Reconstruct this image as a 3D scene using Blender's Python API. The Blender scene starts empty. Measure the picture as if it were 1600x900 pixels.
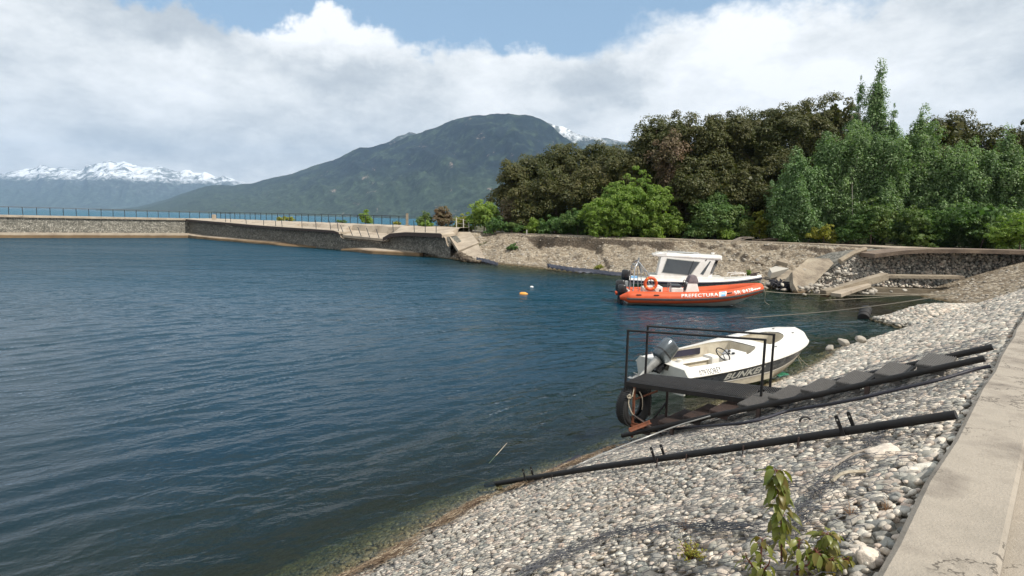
import bpy, bmesh, math, random
import numpy as np
from mathutils import Vector, Matrix, Euler, Quaternion

random.seed(7)
RNG = np.random.default_rng(11)
SC = bpy.context.scene
COL = SC.collection

# ------------------------------------------------------------------ camera
FOC, EYE = 920.0, 3.8                      # focal length in px of a 1600 px wide frame, eye height over the water
PITCH, ROLL = math.atan(105 / FOC), math.radians(1.46)
c_f = np.array([0, math.cos(PITCH), -math.sin(PITCH)])
_r0 = np.array([1.0, 0, 0]); _u0 = np.cross(_r0, c_f)
c_r = math.cos(ROLL) * _r0 + math.sin(ROLL) * _u0
c_u = -math.sin(ROLL) * _r0 + math.cos(ROLL) * _u0
cam_d = bpy.data.cameras.new('camera'); cam = bpy.data.objects.new('camera', cam_d); COL.objects.link(cam)
cam_d.sensor_width = 36; cam_d.lens = 36 * FOC / 1600
cam_d.clip_start = 0.1; cam_d.clip_end = 40000
cam.matrix_world = Matrix(((c_r[0], c_u[0], -c_f[0], 0), (c_r[1], c_u[1], -c_f[1], 0), (c_r[2], c_u[2], -c_f[2], EYE), (0, 0, 0, 1)))
SC.camera = cam

# ------------------------------------------------------------------ world, sun, exposure
SUN_AZ, SUN_EL = math.radians(-36), math.radians(50)      # azimuth from +X, counter-clockwise
sun_dir = Vector((math.cos(SUN_EL) * math.cos(SUN_AZ), math.cos(SUN_EL) * math.sin(SUN_AZ), math.sin(SUN_EL)))
sd = bpy.data.lights.new('sun', 'SUN'); sd.energy = 4.6; sd.angle = math.radians(0.6); sd.color = (1.0, 0.94, 0.84)
so = bpy.data.objects.new('sun', sd); COL.objects.link(so)
so.rotation_euler = sun_dir.to_track_quat('Z', 'Y').to_euler()
SC.view_settings.view_transform = 'Standard'; SC.view_settings.look = 'None'
SC.view_settings.exposure = 0.12; SC.view_settings.gamma = 1.0; SC.view_settings.use_curve_mapping = False

def ray(px, py): return c_f + c_r * (px - 800) / FOC - c_u * (py - 450) / FOC
def at_level(px, py, z=0.0):
    d = ray(px, py); t = (z - EYE) / d[2]; return Vector((d[0] * t, d[1] * t, z))
def at_depth(px, py, Y):
    d = ray(px, py); t = Y / d[1]; return Vector((d[0] * t, Y, EYE + d[2] * t))

class NT:                                    # terse node building
    def __init__(s, tree): s.t = tree; s.t.nodes.clear()
    def n(s, kind, **kw):
        nd = s.t.nodes.new('ShaderNode' + kind)
        for k, v in kw.items():
            if k in ('inp',):
                for kk, vv in v.items():
                    tgt = nd.inputs[kk]
                    if isinstance(vv, bpy.types.NodeSocket): s.t.links.new(vv, tgt)
                    else: tgt.default_value = vv
            else: setattr(nd, k, v)
        return nd
    def m(s, op, a, b=None, c=None, clamp=False):
        nd = s.t.nodes.new('ShaderNodeMath'); nd.operation = op; nd.use_clamp = clamp
        for i, v in enumerate((a, b, c)):
            if v is None: continue
            if isinstance(v, bpy.types.NodeSocket): s.t.links.new(v, nd.inputs[i])
            else: nd.inputs[i].default_value = v
        return nd.outputs[0]
    def noise(s, vec, scale, detail=4, rough=0.55, dist=0.0, out=0):
        nd = s.n('TexNoise', inp={'Vector': vec, 'Scale': scale, 'Detail': detail, 'Roughness': rough, 'Distortion': dist})
        return nd.outputs[out]
    def ramp(s, fac, stops, interp='LINEAR'):
        nd = s.t.nodes.new('ShaderNodeValToRGB'); nd.color_ramp.interpolation = interp
        e = nd.color_ramp.elements
        while len(e) < len(stops): e.new(0.5)
        for el, (p, c) in zip(e, stops):
            el.position = p; el.color = (c[0], c[1], c[2], 1) if hasattr(c, '__len__') else (c, c, c, 1)
        if isinstance(fac, bpy.types.NodeSocket): s.t.links.new(fac, nd.inputs[0])
        return nd.outputs[0]
    def mix(s, fac, a, b, blend='MIX'):
        nd = s.t.nodes.new('ShaderNodeMix'); nd.data_type = 'RGBA'; nd.blend_type = blend
        for k, v in ((0, fac), (6, a), (7, b)):
            if isinstance(v, bpy.types.NodeSocket): s.t.links.new(v, nd.inputs[k])
            elif k == 0: nd.inputs[0].default_value = v
            else: nd.inputs[k].default_value = (v[0], v[1], v[2], 1)
        return nd.outputs[2]
    def link(s, a, b): s.t.links.new(a, b)

wd = bpy.data.worlds.new('World'); SC.world = wd; wd.use_nodes = True
def build_world():
    q = NT(wd.node_tree)
    out = q.n('OutputWorld'); bg = q.n('Background'); bg.inputs['Strength'].default_value = 0.1
    sky = q.n('TexSky', sky_type='NISHITA', sun_disc=False, sun_elevation=SUN_EL, sun_rotation=math.pi / 2 - SUN_AZ, altitude=200, air_density=1.0, dust_density=0.6, ozone_density=1.2)
    co = q.n('TexCoord').outputs['Generated']
    nv = q.n('VectorMath', operation='NORMALIZE', inp={0: co}).outputs[0]
    # wobble the direction so that every cloud edge billows
    w1 = q.noise(nv, 5.0, 6, 0.6, out=1)
    w1 = q.n('VectorMath', operation='SUBTRACT', inp={0: w1, 1: (0.5, 0.5, 0.5)}).outputs[0]
    w1 = q.n('VectorMath', operation='SCALE', inp={0: w1, 'Scale': 0.20}).outputs[0]
    dv = q.n('VectorMath', operation='NORMALIZE', inp={0: q.n('VectorMath', operation='ADD', inp={0: nv, 1: w1}).outputs[0]}).outputs[0]
    xyz = q.n('SeparateXYZ', inp={0: dv})
    az = q.m('ARCTAN2', xyz.outputs[0], xyz.outputs[1]); el = q.m('ARCSINE', xyz.outputs[2])
    def blob(px, py, rx, ry, w):             # soft elliptical patch of sky, given where it stands and how wide it is
        d = Vector(ray(px, py)).normalized(); a0 = math.atan2(d.x, d.y); e0 = math.asin(d.z)
        k = math.cos((px - 800) / FOC * 0.8)
        a = q.m('DIVIDE', q.m('SUBTRACT', az, a0), rx / FOC * k)
        b = q.m('DIVIDE', q.m('SUBTRACT', el, e0), ry / FOC * k)
        r2 = q.m('ADD', q.m('MULTIPLY', a, a), q.m('MULTIPLY', b, b))
        return q.m('MULTIPLY', q.m('EXPONENT', q.m('MULTIPLY', r2, -1.0)), w)
    def total(base, blobs):
        v = base
        for bb in blobs: v = q.m('ADD', v, blob(*bb))
        return v
    st = q.n('Mapping', inp={0: nv, 'Scale': (1, 1, 2.0)}).outputs[0]
    f1 = q.noise(st, 3.2, 8, 0.58); f2 = q.noise(st, 7.0, 7, 0.6); f3 = q.noise(st, 2.0, 6, 0.6, 0.6)
    cover = total(0.80, [(340, -10, 190, 56, -1.15), (730, 5, 190, 60, -0.75), (880, 20, 130, 60, -0.35), (1150, -5, 260, 50, -0.45), (600, -80, 500, 90, -0.6),
                         (510, 70, 95, 60, 0.75), (945, 25, 70, 30, 0.35), (215, 50, 110, 60, 0.5), (1000, -260, 900, 170, -0.35)])
    cover = q.m('ADD', cover, q.m('MULTIPLY', q.m('SUBTRACT', f1, 0.5), 1.3))
    cover = q.m('ADD', cover, q.m('MULTIPLY', q.m('SUBTRACT', f2, 0.5), 0.6))
    mr = q.n('MapRange', interpolation_type='SMOOTHSTEP', inp={0: cover, 1: 0.20, 2: 0.54}).outputs[0]
    lum = total(0.66, [(1180, 110, 260, 80, 0.33), (500, 40, 85, 34, 0.36), (240, 110, 60, 35, 0.25), (560, 118, 130, 30, -0.22), (330, 80, 170, 40, -0.17), (250, 20, 110, 40, -0.12), (950, 128, 95, 36, -0.42), (1290, 60, 120, 30, -0.15),
                       (760, 100, 140, 45, 0.12), (300, 262, 200, 32, 0.16), (250, 215, 160, 22, -0.08), (1050, 200, 120, 40, 0.05), (650, 165, 300, 40, -0.03), (1400, 40, 160, 40, 0.05), (860, 165, 60, 25, 0.05)])
    lum = q.m('ADD', lum, q.m('MULTIPLY', q.m('SUBTRACT', f3, 0.5), 0.75))
    lum = q.m('ADD', lum, q.m('MULTIPLY', q.m('SUBTRACT', f2, 0.5), 0.95))
    lum = q.m('ADD', lum, q.m('MULTIPLY', q.m('SUBTRACT', q.noise(st, 16.0, 6, 0.65, 0.3), 0.5), 0.35))
    cl = q.ramp(lum, [(0.15, (0.32, 0.36, 0.41)), (0.5, (0.54, 0.575, 0.60)), (0.72, (0.76, 0.78, 0.785)), (0.95, (0.93, 0.94, 0.94))])
    cl = q.n('VectorMath', operation='SCALE', inp={0: cl, 'Scale': 11.5}).outputs[0]
    skyc = q.mix(0.5, sky.outputs[0], (4.3, 6.5, 8.8))
    q.link(q.mix(mr, skyc, cl), bg.inputs[0]); q.link(bg.outputs[0], out.inputs[0])
build_world()

# ------------------------------------------------------------------ object helpers
def props(o, label=None, cat=None, group=None, kind=None):
    if label: o['label'] = label
    if cat: o['category'] = cat
    if group: o['group'] = group
    if kind: o['kind'] = kind
    return o
def empty(name, loc=(0, 0, 0), rz=0, label=None, cat=None, group=None):
    o = bpy.data.objects.new(name, None); COL.objects.link(o); o.location = loc; o.rotation_euler = (0, 0, rz)
    o.empty_display_size = 0.2
    return props(o, label, cat, group)
def copy_tree(o, parent=None):
    c = o.copy(); COL.objects.link(c)
    if parent: c.parent = parent
    for ch in list(o.children): copy_tree(ch, c)
    return c

class MB:
    """collects vertices and faces of ONE mesh"""
    def __init__(s): s.v = []; s.f = []
    def add(s, vs, fs):
        n = len(s.v); s.v += [tuple(map(float, p)) for p in vs]; s.f += [tuple(i + n for i in f) for f in fs]; return s
    def box(s, c, size, rot=None):
        c = Vector(c); h = Vector(size) / 2; R = rot if rot is not None else Matrix.Identity(3)
        vs = [c + R @ Vector((x * h.x, y * h.y, z * h.z)) for z in (-1, 1) for y in (-1, 1) for x in (-1, 1)]
        return s.add(vs, [(0, 2, 3, 1), (4, 5, 7, 6), (0, 1, 5, 4), (2, 6, 7, 3), (0, 4, 6, 2), (1, 3, 7, 5)])
    def tube(s, pts, r, n=8, cap=True):
        pts = [Vector(p) for p in pts]; rs = r if hasattr(r, '__len__') else [r] * len(pts)
        up = None; rings = []
        for i, p in enumerate(pts):
            t = (pts[min(i + 1, len(pts) - 1)] - pts[max(i - 1, 0)]).normalized()
            if up is None:
                up = Vector((0, 0, 1)) if abs(t.z) < 0.9 else Vector((1, 0, 0))
            a = t.cross(up).normalized(); b = a.cross(t).normalized(); up = b
            rings.append([p + (a * math.cos(2 * math.pi * k / n) + b * math.sin(2 * math.pi * k / n)) * rs[i] for k in range(n)])
        vs = [v for ring in rings for v in ring]; fs = []
        for i in range(len(rings) - 1):
            for k in range(n):
                k2 = (k + 1) % n; fs.append((i * n + k, i * n + k2, (i + 1) * n + k2, (i + 1) * n + k))
        if cap: fs.append(tuple(range(n - 1, -1, -1))); fs.append(tuple((len(rings) - 1) * n + k for k in range(n)))
        return s.add(vs, fs)
    def loft(s, rings, closed=False, cap=False):
        m = len(rings[0]); vs = [p for r in rings for p in r]; fs = []
        for i in range(len(rings) - 1):
            for k in range(m if closed else m - 1):
                k2 = (k + 1) % m; fs.append((i * m + k, i * m + k2, (i + 1) * m + k2, (i + 1) * m + k))
        if cap: fs.append(tuple(range(m - 1, -1, -1))); fs.append(tuple((len(rings) - 1) * m + k for k in range(m)))
        return s.add(vs, fs)
    def prism(s, poly, z0, z1):
        n = len(poly)
        vs = [(p[0], p[1], z0 if not callable(z0) else z0(p)) for p in poly] + [(p[0], p[1], z1 if not callable(z1) else z1(p)) for p in poly]
        fs = [tuple(range(n - 1, -1, -1)), tuple(range(n, 2 * n))] + [(i, (i + 1) % n, n + (i + 1) % n, n + i) for i in range(n)]
        return s.add(vs, fs)
    def build(s, name, mat, parent=None, smooth=False, bevel=0.0, seg=2, recalc=True, loc=None):
        me = bpy.data.meshes.new(name); me.from_pydata(s.v, [], s.f)
        if recalc:
            bm = bmesh.new(); bm.from_mesh(me); bmesh.ops.recalc_face_normals(bm, faces=bm.faces)
            if bevel > 0: bmesh.ops.bevel(bm, geom=list(bm.edges), offset=bevel, segments=seg, affect='EDGES', profile=0.6)
            bm.to_mesh(me); bm.free()
        me.materials.append(mat)
        o = bpy.data.objects.new(name, me); COL.objects.link(o)
        if smooth: shade(o, smooth)
        if parent: o.parent = parent
        if loc is not None: o.location = loc
        return o
def shade(o, ang=True):
    me = o.data
    me.polygons.foreach_set('use_smooth', [True] * len(me.polygons))
    a = math.radians(40 if ang is True else ang)
    bm = bmesh.new(); bm.from_mesh(me)
    for e in bm.edges:
        if len(e.link_faces) == 2 and e.calc_face_angle(0) > a: e.smooth = False
    bm.to_mesh(me); bm.free()
def fast_mesh(name, V, Fc, mat, parent=None, smooth=True, attr=None):
    """V (n,3), Fc (m,k) arrays"""
    V = np.asarray(V, np.float32); Fc = np.asarray(Fc, np.int32); k = Fc.shape[1]
    me = bpy.data.meshes.new(name); me.vertices.add(len(V)); me.vertices.foreach_set('co', V.ravel())
    me.loops.add(Fc.size); me.loops.foreach_set('vertex_index', Fc.ravel())
    me.polygons.add(len(Fc)); me.polygons.foreach_set('loop_start', np.arange(len(Fc), dtype=np.int32) * k)
    me.polygons.foreach_set('loop_total', np.full(len(Fc), k, np.int32))
    me.polygons.foreach_set('use_smooth', np.full(len(Fc), smooth, bool))
    me.update(calc_edges=True); me.validate()
    if attr is not None:
        for an, vals in attr.items():
            a = me.attributes.new(an, 'FLOAT', 'POINT'); a.data.foreach_set('value', np.asarray(vals, np.float32))
    me.materials.append(mat)
    o = bpy.data.objects.new(name, me); COL.objects.link(o)
    if parent: o.parent = parent
    return o
def grid_faces(nr, nc):
    i, j = np.meshgrid(np.arange(nr - 1), np.arange(nc - 1), indexing='ij'); a = (i * nc + j).ravel()
    return np.stack([a, a + 1, a + nc + 1, a + nc], 1)
def vnoise(P, seed=0):
    P = np.asarray(P, float); i = np.floor(P).astype(np.int64); f = P - i; u = f * f * f * (f * (f * 6 - 15) + 10)
    def h(x, y, z):
        n = (x * 374761393 + y * 668265263 + z * 2147483647 + seed * 1274126177) & 0xffffffff
        n = ((n ^ (n >> 13)) * 1274126177) & 0xffffffff
        n = ((n ^ (n >> 16)) * 2246822519) & 0xffffffff
        return ((n ^ (n >> 15)) & 0xffffff) / float(0xffffff)
    x, y, z = i[..., 0], i[..., 1], i[..., 2]; r = 0
    for dx in (0, 1):
        for dy in (0, 1):
            for dz in (0, 1):
                w = (u[..., 0] if dx else 1 - u[..., 0]) * (u[..., 1] if dy else 1 - u[..., 1]) * (u[..., 2] if dz else 1 - u[..., 2])
                r = r + w * h(x + dx, y + dy, z + dz)
    return r * 2 - 1
def fbm(P, octv=4, seed=0, gain=0.5, ridged=False):
    P = np.asarray(P, float); r = 0; a = 1.0; s = 0
    for k in range(octv):
        n = vnoise(P * 2 ** k, seed + k * 17)
        if ridged: n = 1 - 2 * np.abs(n)
        r = r + a * n; s += a; a *= gain
    return r / s
def interp_pts(pts, u):
    pts = np.asarray(pts, float); d = np.r_[0, np.cumsum(np.linalg.norm(np.diff(pts, axis=0), axis=1))]; d /= d[-1]
    return np.stack([np.interp(u, d, pts[:, k]) for k in range(pts.shape[1])], -1)
def smooth_path(pts, n=8):
    pts = [Vector(p) for p in pts]; out = []
    for i in range(len(pts) - 1):
        p0 = pts[max(i - 1, 0)]; p1 = pts[i]; p2 = pts[i + 1]; p3 = pts[min(i + 2, len(pts) - 1)]
        for k in range(n):
            t = k / n
            out.append(0.5 * ((2 * p1) + (p2 - p0) * t + (2 * p0 - 5 * p1 + 4 * p2 - p3) * t * t + (3 * p1 - p0 - 3 * p2 + p3) * t ** 3))
    out.append(pts[-1]); return out

# ------------------------------------------------------------------ materials
def new_mat(name):
    m = bpy.data.materials.new(name); m.use_nodes = True; return m, NT(m.node_tree)
def simple(name, c1, c2=None, scale=4.0, rough=0.6, metal=0.0, bump=0.0, bscale=30.0, detail=6, spec=0.5, coat=0.0, c3=None, dirt=0.25, damp=None, cracks=0.0):
    m, q = new_mat(name)
    out = q.n('OutputMaterial'); p = q.n('BsdfPrincipled', inp={'Roughness': rough, 'Metallic': metal, 'Specular IOR Level': spec, 'Coat Weight': coat})
    co = q.n('TexCoord').outputs['Object']
    c2 = c2 or tuple(x * 0.75 for x in c1)
    f = q.noise(co, scale, detail, 0.62)
    stops = [(0.32, c2), (0.62, c1)] if c3 is None else [(0.3, c2), (0.5, c1), (0.7, c3)]
    base = q.ramp(f, stops)
    if cracks:
        wv = q.n('VectorMath', operation='ADD', inp={0: co, 1: q.n('VectorMath', operation='SCALE', inp={0: q.noise(co, cracks * 3, 5, 0.7, out=1), 'Scale': 0.9 / cracks}).outputs[0]}).outputs[0]
        ed = q.n('TexVoronoi', feature='DISTANCE_TO_EDGE', inp={'Vector': wv, 'Scale': cracks}).outputs['Distance']
        cm = q.m('MULTIPLY', q.n('MapRange', inp={0: ed, 1: 0.012, 2: 0.004}).outputs[0], q.n('MapRange', inp={0: q.noise(co, cracks * 1.4, 3), 1: 0.42, 2: 0.52}).outputs[0])
        base = q.mix(q.m('MULTIPLY', cm, 0.8), base, (0.06, 0.05, 0.04))
        st = q.n('MapRange', inp={0: q.noise(co, cracks * 2.2, 8, 0.75, 0.8), 1: 0.58, 2: 0.66}).outputs[0]
        base = q.mix(q.m('MULTIPLY', st, 0.35), base, (0.10, 0.085, 0.065))
    if damp:                                  # tide mark: brown and damp up to this height over the lake
        z = q.n('SeparateXYZ', inp={0: q.n('NewGeometry').outputs['Position']}).outputs[2]
        w = q.n('MapRange', inp={0: q.m('ADD', z, q.m('MULTIPLY', q.noise(co, 1.1, 4), 0.14)), 1: damp + .1, 2: damp - .02}).outputs[0]
        base = q.mix(w, base, q.mix(1.0, base, (0.42, 0.33, 0.22), 'MULTIPLY'))
    q.link(base, p.inputs['Base Color'])
    rf = q.m('ADD', q.m('MULTIPLY', q.noise(co, scale * 3, 4), dirt), rough - dirt / 2, clamp=True); q.link(rf, p.inputs['Roughness'])
    if bump > 0:
        b = q.n('Bump', inp={'Strength': 1.0, 'Distance': bump, 'Height': q.noise(co, bscale, 5, 0.65)}); q.link(b.outputs[0], p.inputs['Normal'])
    q.link(p.outputs[0], out.inputs[0]); return m

def stone_material(name, cols, wet=True, nscale=9.0, dust=0.0):
    m, q = new_mat(name); out = q.n('OutputMaterial'); p = q.n('BsdfPrincipled', inp={'Roughness': 0.78})
    g = q.n('NewGeometry'); co = g.outputs['Position']
    isl = g.outputs['Random Per Island']
    base = q.ramp(isl, [(i / (len(cols) - 1), c) for i, c in enumerate(cols)])
    f = q.noise(co, nscale * 4, 6, 0.7); base = q.mix(0.75, base, q.ramp(f, [(0.25, 0.62), (0.7, 1.15)]), 'MULTIPLY')
    f2 = q.noise(co, 60, 3, 0.7); base = q.mix(0.4, base, q.ramp(f2, [(0.3, 0.6), (0.65, 1.2)]), 'MULTIPLY')
    if dust: base = q.mix(q.m('MULTIPLY', q.m('SUBTRACT', q.noise(co, 1.3, 3), 0.4, clamp=True), dust * 3, clamp=True), base, (0.27, 0.22, 0.17))
    if wet:                                   # algae and damp on what the lake reaches
        z = q.n('SeparateXYZ', inp={0: co}).outputs[2]
        zz = q.m('ADD', z, q.m('MULTIPLY', q.noise(co, 2.5, 3), 0.12))
        w = q.n('MapRange', inp={0: zz, 1: 0.23, 2: 0.10}).outputs[0]
        base = q.mix(w, base, q.mix(1.0, base, (0.33, 0.29, 0.18), 'MULTIPLY'))
        q.link(q.m('SUBTRACT', 0.78, q.m('MULTIPLY', w, 0.45)), p.inputs['Roughness'])
    q.link(base, p.inputs['Base Color'])
    b = q.n('Bump', inp={'Strength': 0.7, 'Distance': 0.012, 'Height': q.noise(co, 34, 4, 0.7)}); q.link(b.outputs[0], p.inputs['Normal'])
    q.link(p.outputs[0], out.inputs[0]); return m

def leaf_material(name, cols, trans=0.3, rough=0.55, nscale=0.35, c_alt=None, alt=0.5):
    m, q = new_mat(name); out = q.n('OutputMaterial'); p = q.n('BsdfPrincipled', inp={'Roughness': rough, 'Specular IOR Level': 0.35})
    g = q.n('NewGeometry'); oi = q.n('ObjectInfo').outputs['Random']
    base = q.ramp(g.outputs['Random Per Island'], [(i / max(1, len(cols) - 1), c) for i, c in enumerate(cols)])
    f = q.noise(g.outputs['Position'], nscale, 3, 0.6)
    if c_alt: base = q.mix(q.m('MULTIPLY', q.n('MapRange', inp={0: f, 1: 0.48, 2: 0.66}).outputs[0], alt), base, c_alt)
    base = q.mix(1.0, base, q.ramp(oi, [(0.0, (0.9, 0.95, 0.9)), (1.0, (1.1, 1.05, 1.02))]), 'MULTIPLY')
    q.link(base, p.inputs['Base Color'])
    tr = q.n('BsdfTranslucent', inp={0: q.mix(1.0, base, (1.3, 1.5, 0.6), 'MULTIPLY')})
    mx = q.n('MixShader', inp={0: trans}); q.link(p.outputs[0], mx.inputs[1]); q.link(tr.outputs[0], mx.inputs[2])
    q.link(mx.outputs[0], out.inputs[0]); return m

def gravel_material(name, c1, c2, c3, sc=7.0, bump=0.05, seam=None):
    m, q = new_mat(name); out = q.n('OutputMaterial'); p = q.n('BsdfPrincipled', inp={'Roughness': 0.9, 'Specular IOR Level': 0.2})
    co = q.n('TexCoord').outputs['Object']
    base = q.ramp(q.noise(co, 0.5, 5, 0.6), [(0.3, c1), (0.65, c2)])
    v = q.n('TexVoronoi', inp={'Vector': co, 'Scale': sc, 'Randomness': 1.0})
    hs = q.n('SeparateColor', inp={0: v.outputs['Color']}).outputs[0]
    base = q.mix(q.m('MULTIPLY', q.n('MapRange', inp={0: hs, 1: 0.55, 2: 0.9}).outputs[0], 0.65), base, c3)
    base = q.mix(q.m('MULTIPLY', q.n('MapRange', inp={0: hs, 1: 0.4, 2: 0.05}).outputs[0], 0.5), base, tuple(x * 0.45 for x in c1))
    base = q.mix(0.6, base, q.ramp(q.noise(co, 18, 5, 0.75), [(0.3, 0.6), (0.7, 1.3)]), 'MULTIPLY')
    zz = q.n('SeparateXYZ', inp={0: q.n('NewGeometry').outputs['Position']}).outputs[2]
    if seam:      # steep broken faces: raw earth, darkened further to paint the scarp's shade
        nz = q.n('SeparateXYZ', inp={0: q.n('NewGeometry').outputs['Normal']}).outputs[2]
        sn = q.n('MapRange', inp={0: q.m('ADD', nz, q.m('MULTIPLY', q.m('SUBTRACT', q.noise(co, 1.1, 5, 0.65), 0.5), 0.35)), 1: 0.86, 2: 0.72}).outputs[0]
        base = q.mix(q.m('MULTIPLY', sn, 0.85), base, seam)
    w = q.n('MapRange', inp={0: zz, 1: 0.16, 2: 0.03}).outputs[0]
    base = q.mix(w, base, q.mix(1.0, base, (0.4, 0.36, 0.26), 'MULTIPLY'))
    q.link(base, p.inputs['Base Color'])
    h = q.m('ADD', q.m('MULTIPLY', v.outputs['Distance'], -1.0), q.noise(co, 12, 5, 0.7))
    b = q.n('Bump', inp={'Strength': 1.0, 'Distance': bump, 'Height': h}); q.link(b.outputs[0], p.inputs['Normal'])
    q.link(p.outputs[0], out.inputs[0]); return m

def gabion_material(name, dark=1.0, sc=5.0):
    m, q = new_mat(name); out = q.n('OutputMaterial'); p = q.n('BsdfPrincipled', inp={'Roughness': 0.85})
    co = q.n('TexCoord').outputs['Object']
    v = q.n('TexVoronoi', inp={'Vector': co, 'Scale': sc}); e = q.n('TexVoronoi', feature='DISTANCE_TO_EDGE', inp={'Vector': co, 'Scale': sc})
    hs = q.n('SeparateColor', inp={0: v.outputs['Color']}).outputs[0]
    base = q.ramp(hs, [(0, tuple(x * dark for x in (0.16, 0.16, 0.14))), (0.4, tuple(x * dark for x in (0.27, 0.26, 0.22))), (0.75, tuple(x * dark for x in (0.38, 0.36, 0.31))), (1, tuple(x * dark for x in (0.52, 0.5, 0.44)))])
    base = q.mix(q.n('MapRange', inp={0: e.outputs['Distance'], 1: 0.10, 2: 0.0}).outputs[0], base, (0.03, 0.03, 0.027))
    base = q.mix(0.6, base, q.ramp(q.noise(co, 1.2, 4, 0.6), [(0.3, 0.55), (0.7, 1.25)]), 'MULTIPLY')
    q.link(base, p.inputs['Base Color'])
    b = q.n('Bump', inp={'Strength': 1.0, 'Distance': 0.12, 'Height': q.m('MINIMUM', e.outputs['Distance'], 0.2)}); q.link(b.outputs[0], p.inputs['Normal'])
    q.link(p.outputs[0], out.inputs[0]); return m

M = {}
M['cobble'] = stone_material('cobble', [(0.151, 0.151, 0.139), (0.464, 0.412, 0.348), (0.255, 0.261, 0.232), (0.603, 0.534, 0.452), (0.220, 0.226, 0.209), (0.534, 0.418, 0.336), (0.348, 0.342, 0.307), (0.719, 0.650, 0.557), (0.290, 0.290, 0.255), (0.487, 0.418, 0.336), (0.186, 0.197, 0.191), (0.673, 0.592, 0.499), (0.580, 0.487, 0.406), (0.720, 0.696, 0.603)])
M['rubble'] = stone_material('rubble', [(0.22, 0.20, 0.17), (0.35, 0.31, 0.26), (0.28, 0.25, 0.21), (0.45, 0.41, 0.35), (0.20, 0.18, 0.15)])
M['pale_rock'] = stone_material('pale_rock', [(0.40, 0.38, 0.34), (0.5, 0.47, 0.41)])
M['bank_soil'] = gravel_material('bank_soil', (0.19, 0.17, 0.14), (0.28, 0.25, 0.21), (0.42, 0.39, 0.33), 14, 0.03)
M['bed'] = gravel_material('bed', (0.30, 0.20, 0.10), (0.42, 0.29, 0.15), (0.5, 0.4, 0.25), 6.0, 0.05)
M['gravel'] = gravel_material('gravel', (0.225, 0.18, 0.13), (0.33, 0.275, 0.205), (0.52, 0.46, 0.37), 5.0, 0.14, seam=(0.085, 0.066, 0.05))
M['soil'] = gravel_material('soil', (0.05, 0.05, 0.03), (0.09, 0.085, 0.05), (0.12, 0.12, 0.07), 3.0, 0.05)
M['concrete'] = simple('concrete', (0.40, 0.34, 0.265), (0.27, 0.22, 0.17), 0.8, 0.85, bump=0.012, bscale=14, detail=9, cracks=0.35)
M['footing'] = simple('footing', (0.40, 0.34, 0.265), (0.27, 0.22, 0.17), 0.8, 0.85, bump=0.02, bscale=8, detail=9, damp=0.40)
M['old_concrete'] = simple('old_concrete', (0.26, 0.215, 0.16), (0.105, 0.08, 0.06), 0.9, 0.9, bump=0.05, bscale=7, detail=10, c3=(0.33, 0.285, 0.215), damp=.25)
M['wet_concrete'] = simple('wet_concrete', (0.16, 0.13, 0.09), (0.09, 0.07, 0.045), 1.6, 0.7, bump=0.03, bscale=9, detail=8)
M['curb'] = simple('curb', (0.33, 0.29, 0.24), (0.17, 0.145, 0.12), 1.7, 0.9, bump=0.008, bscale=60, detail=12, c3=(0.26, 0.23, 0.19), cracks=0.7)
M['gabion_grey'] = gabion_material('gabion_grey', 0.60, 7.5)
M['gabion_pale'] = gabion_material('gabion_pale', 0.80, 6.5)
M['black_steel'] = simple('black_steel', (0.009, 0.009, 0.010), (0.018, 0.016, 0.015), 7, 0.55, metal=0.0, spec=.35, bump=0.001, bscale=60)
M['worn_steel'] = simple('worn_steel', (0.024, 0.023, 0.023), (0.016, 0.013, 0.012), 8, 0.6, metal=0.1, bump=0.002, bscale=50)
M['rust'] = simple('rust', (0.22, 0.075, 0.035), (0.09, 0.035, 0.02), 9, 0.85, bump=0.004, bscale=60)
M['rusty_black'] = simple('rusty_black', (0.055, 0.032, 0.026), (0.02, 0.016, 0.015), 7, 0.7, bump=0.003, bscale=50)
M['rail_green'] = simple('rail_green', (0.022, 0.035, 0.045), (0.015, 0.022, 0.03), 3, 0.5)
M['rubber'] = simple('rubber', (0.02, 0.02, 0.021), (0.013, 0.013, 0.013), 10, 0.75)
M['rope_pale'] = simple('rope_pale', (0.42, 0.37, 0.29), (0.27, 0.23, 0.17), 40, 0.9)
M['rope_green'] = simple('rope_green', (0.03, 0.28, 0.16), (0.02, 0.18, 0.1), 30, 0.8)
M['wire'] = simple('wire', (0.085, 0.09, 0.105), (0.05, 0.05, 0.055), 5, 0.55, metal=0.3)
M['hose'] = simple('hose', (0.018, 0.018, 0.03), (0.012, 0.012, 0.018), 5, 0.6)
M['gel_white'] = simple('gel_white', (0.80, 0.79, 0.76), (0.66, 0.63, 0.58), 2.2, 0.32, coat=0.25, dirt=0.15, detail=8)
M['gel_cream'] = simple('gel_cream', (0.62, 0.57, 0.46), (0.42, 0.37, 0.29), 3.5, 0.5, detail=8)
M['gel_shade'] = simple('gel_shade', (0.50, 0.50, 0.46), (0.40, 0.40, 0.36), 3, 0.4, coat=0.2)
M['hull_charcoal'] = simple('hull_charcoal', (0.045, 0.052, 0.062), (0.03, 0.036, 0.045), 3, 0.3, coat=0.4)
M['hull_grey'] = simple('hull_grey', (0.22, 0.225, 0.22), (0.15, 0.155, 0.15), 2.5, 0.45, coat=0.1)
M['band_green'] = simple('band_green', (0.012, 0.075, 0.035), (0.01, 0.05, 0.025), 3, 0.4)
M['navy_rub'] = simple('navy_rub', (0.02, 0.018, 0.04), (0.012, 0.012, 0.022), 4, 0.5)
M['orange_rubber'] = simple('orange_rubber', (0.62, 0.088, 0.018), (0.46, 0.065, 0.016), 1.6, 0.5, dirt=0.2, detail=8)
M['grey_rubber'] = simple('grey_rubber', (0.13, 0.125, 0.12), (0.09, 0.085, 0.085), 5, 0.6)
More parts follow.
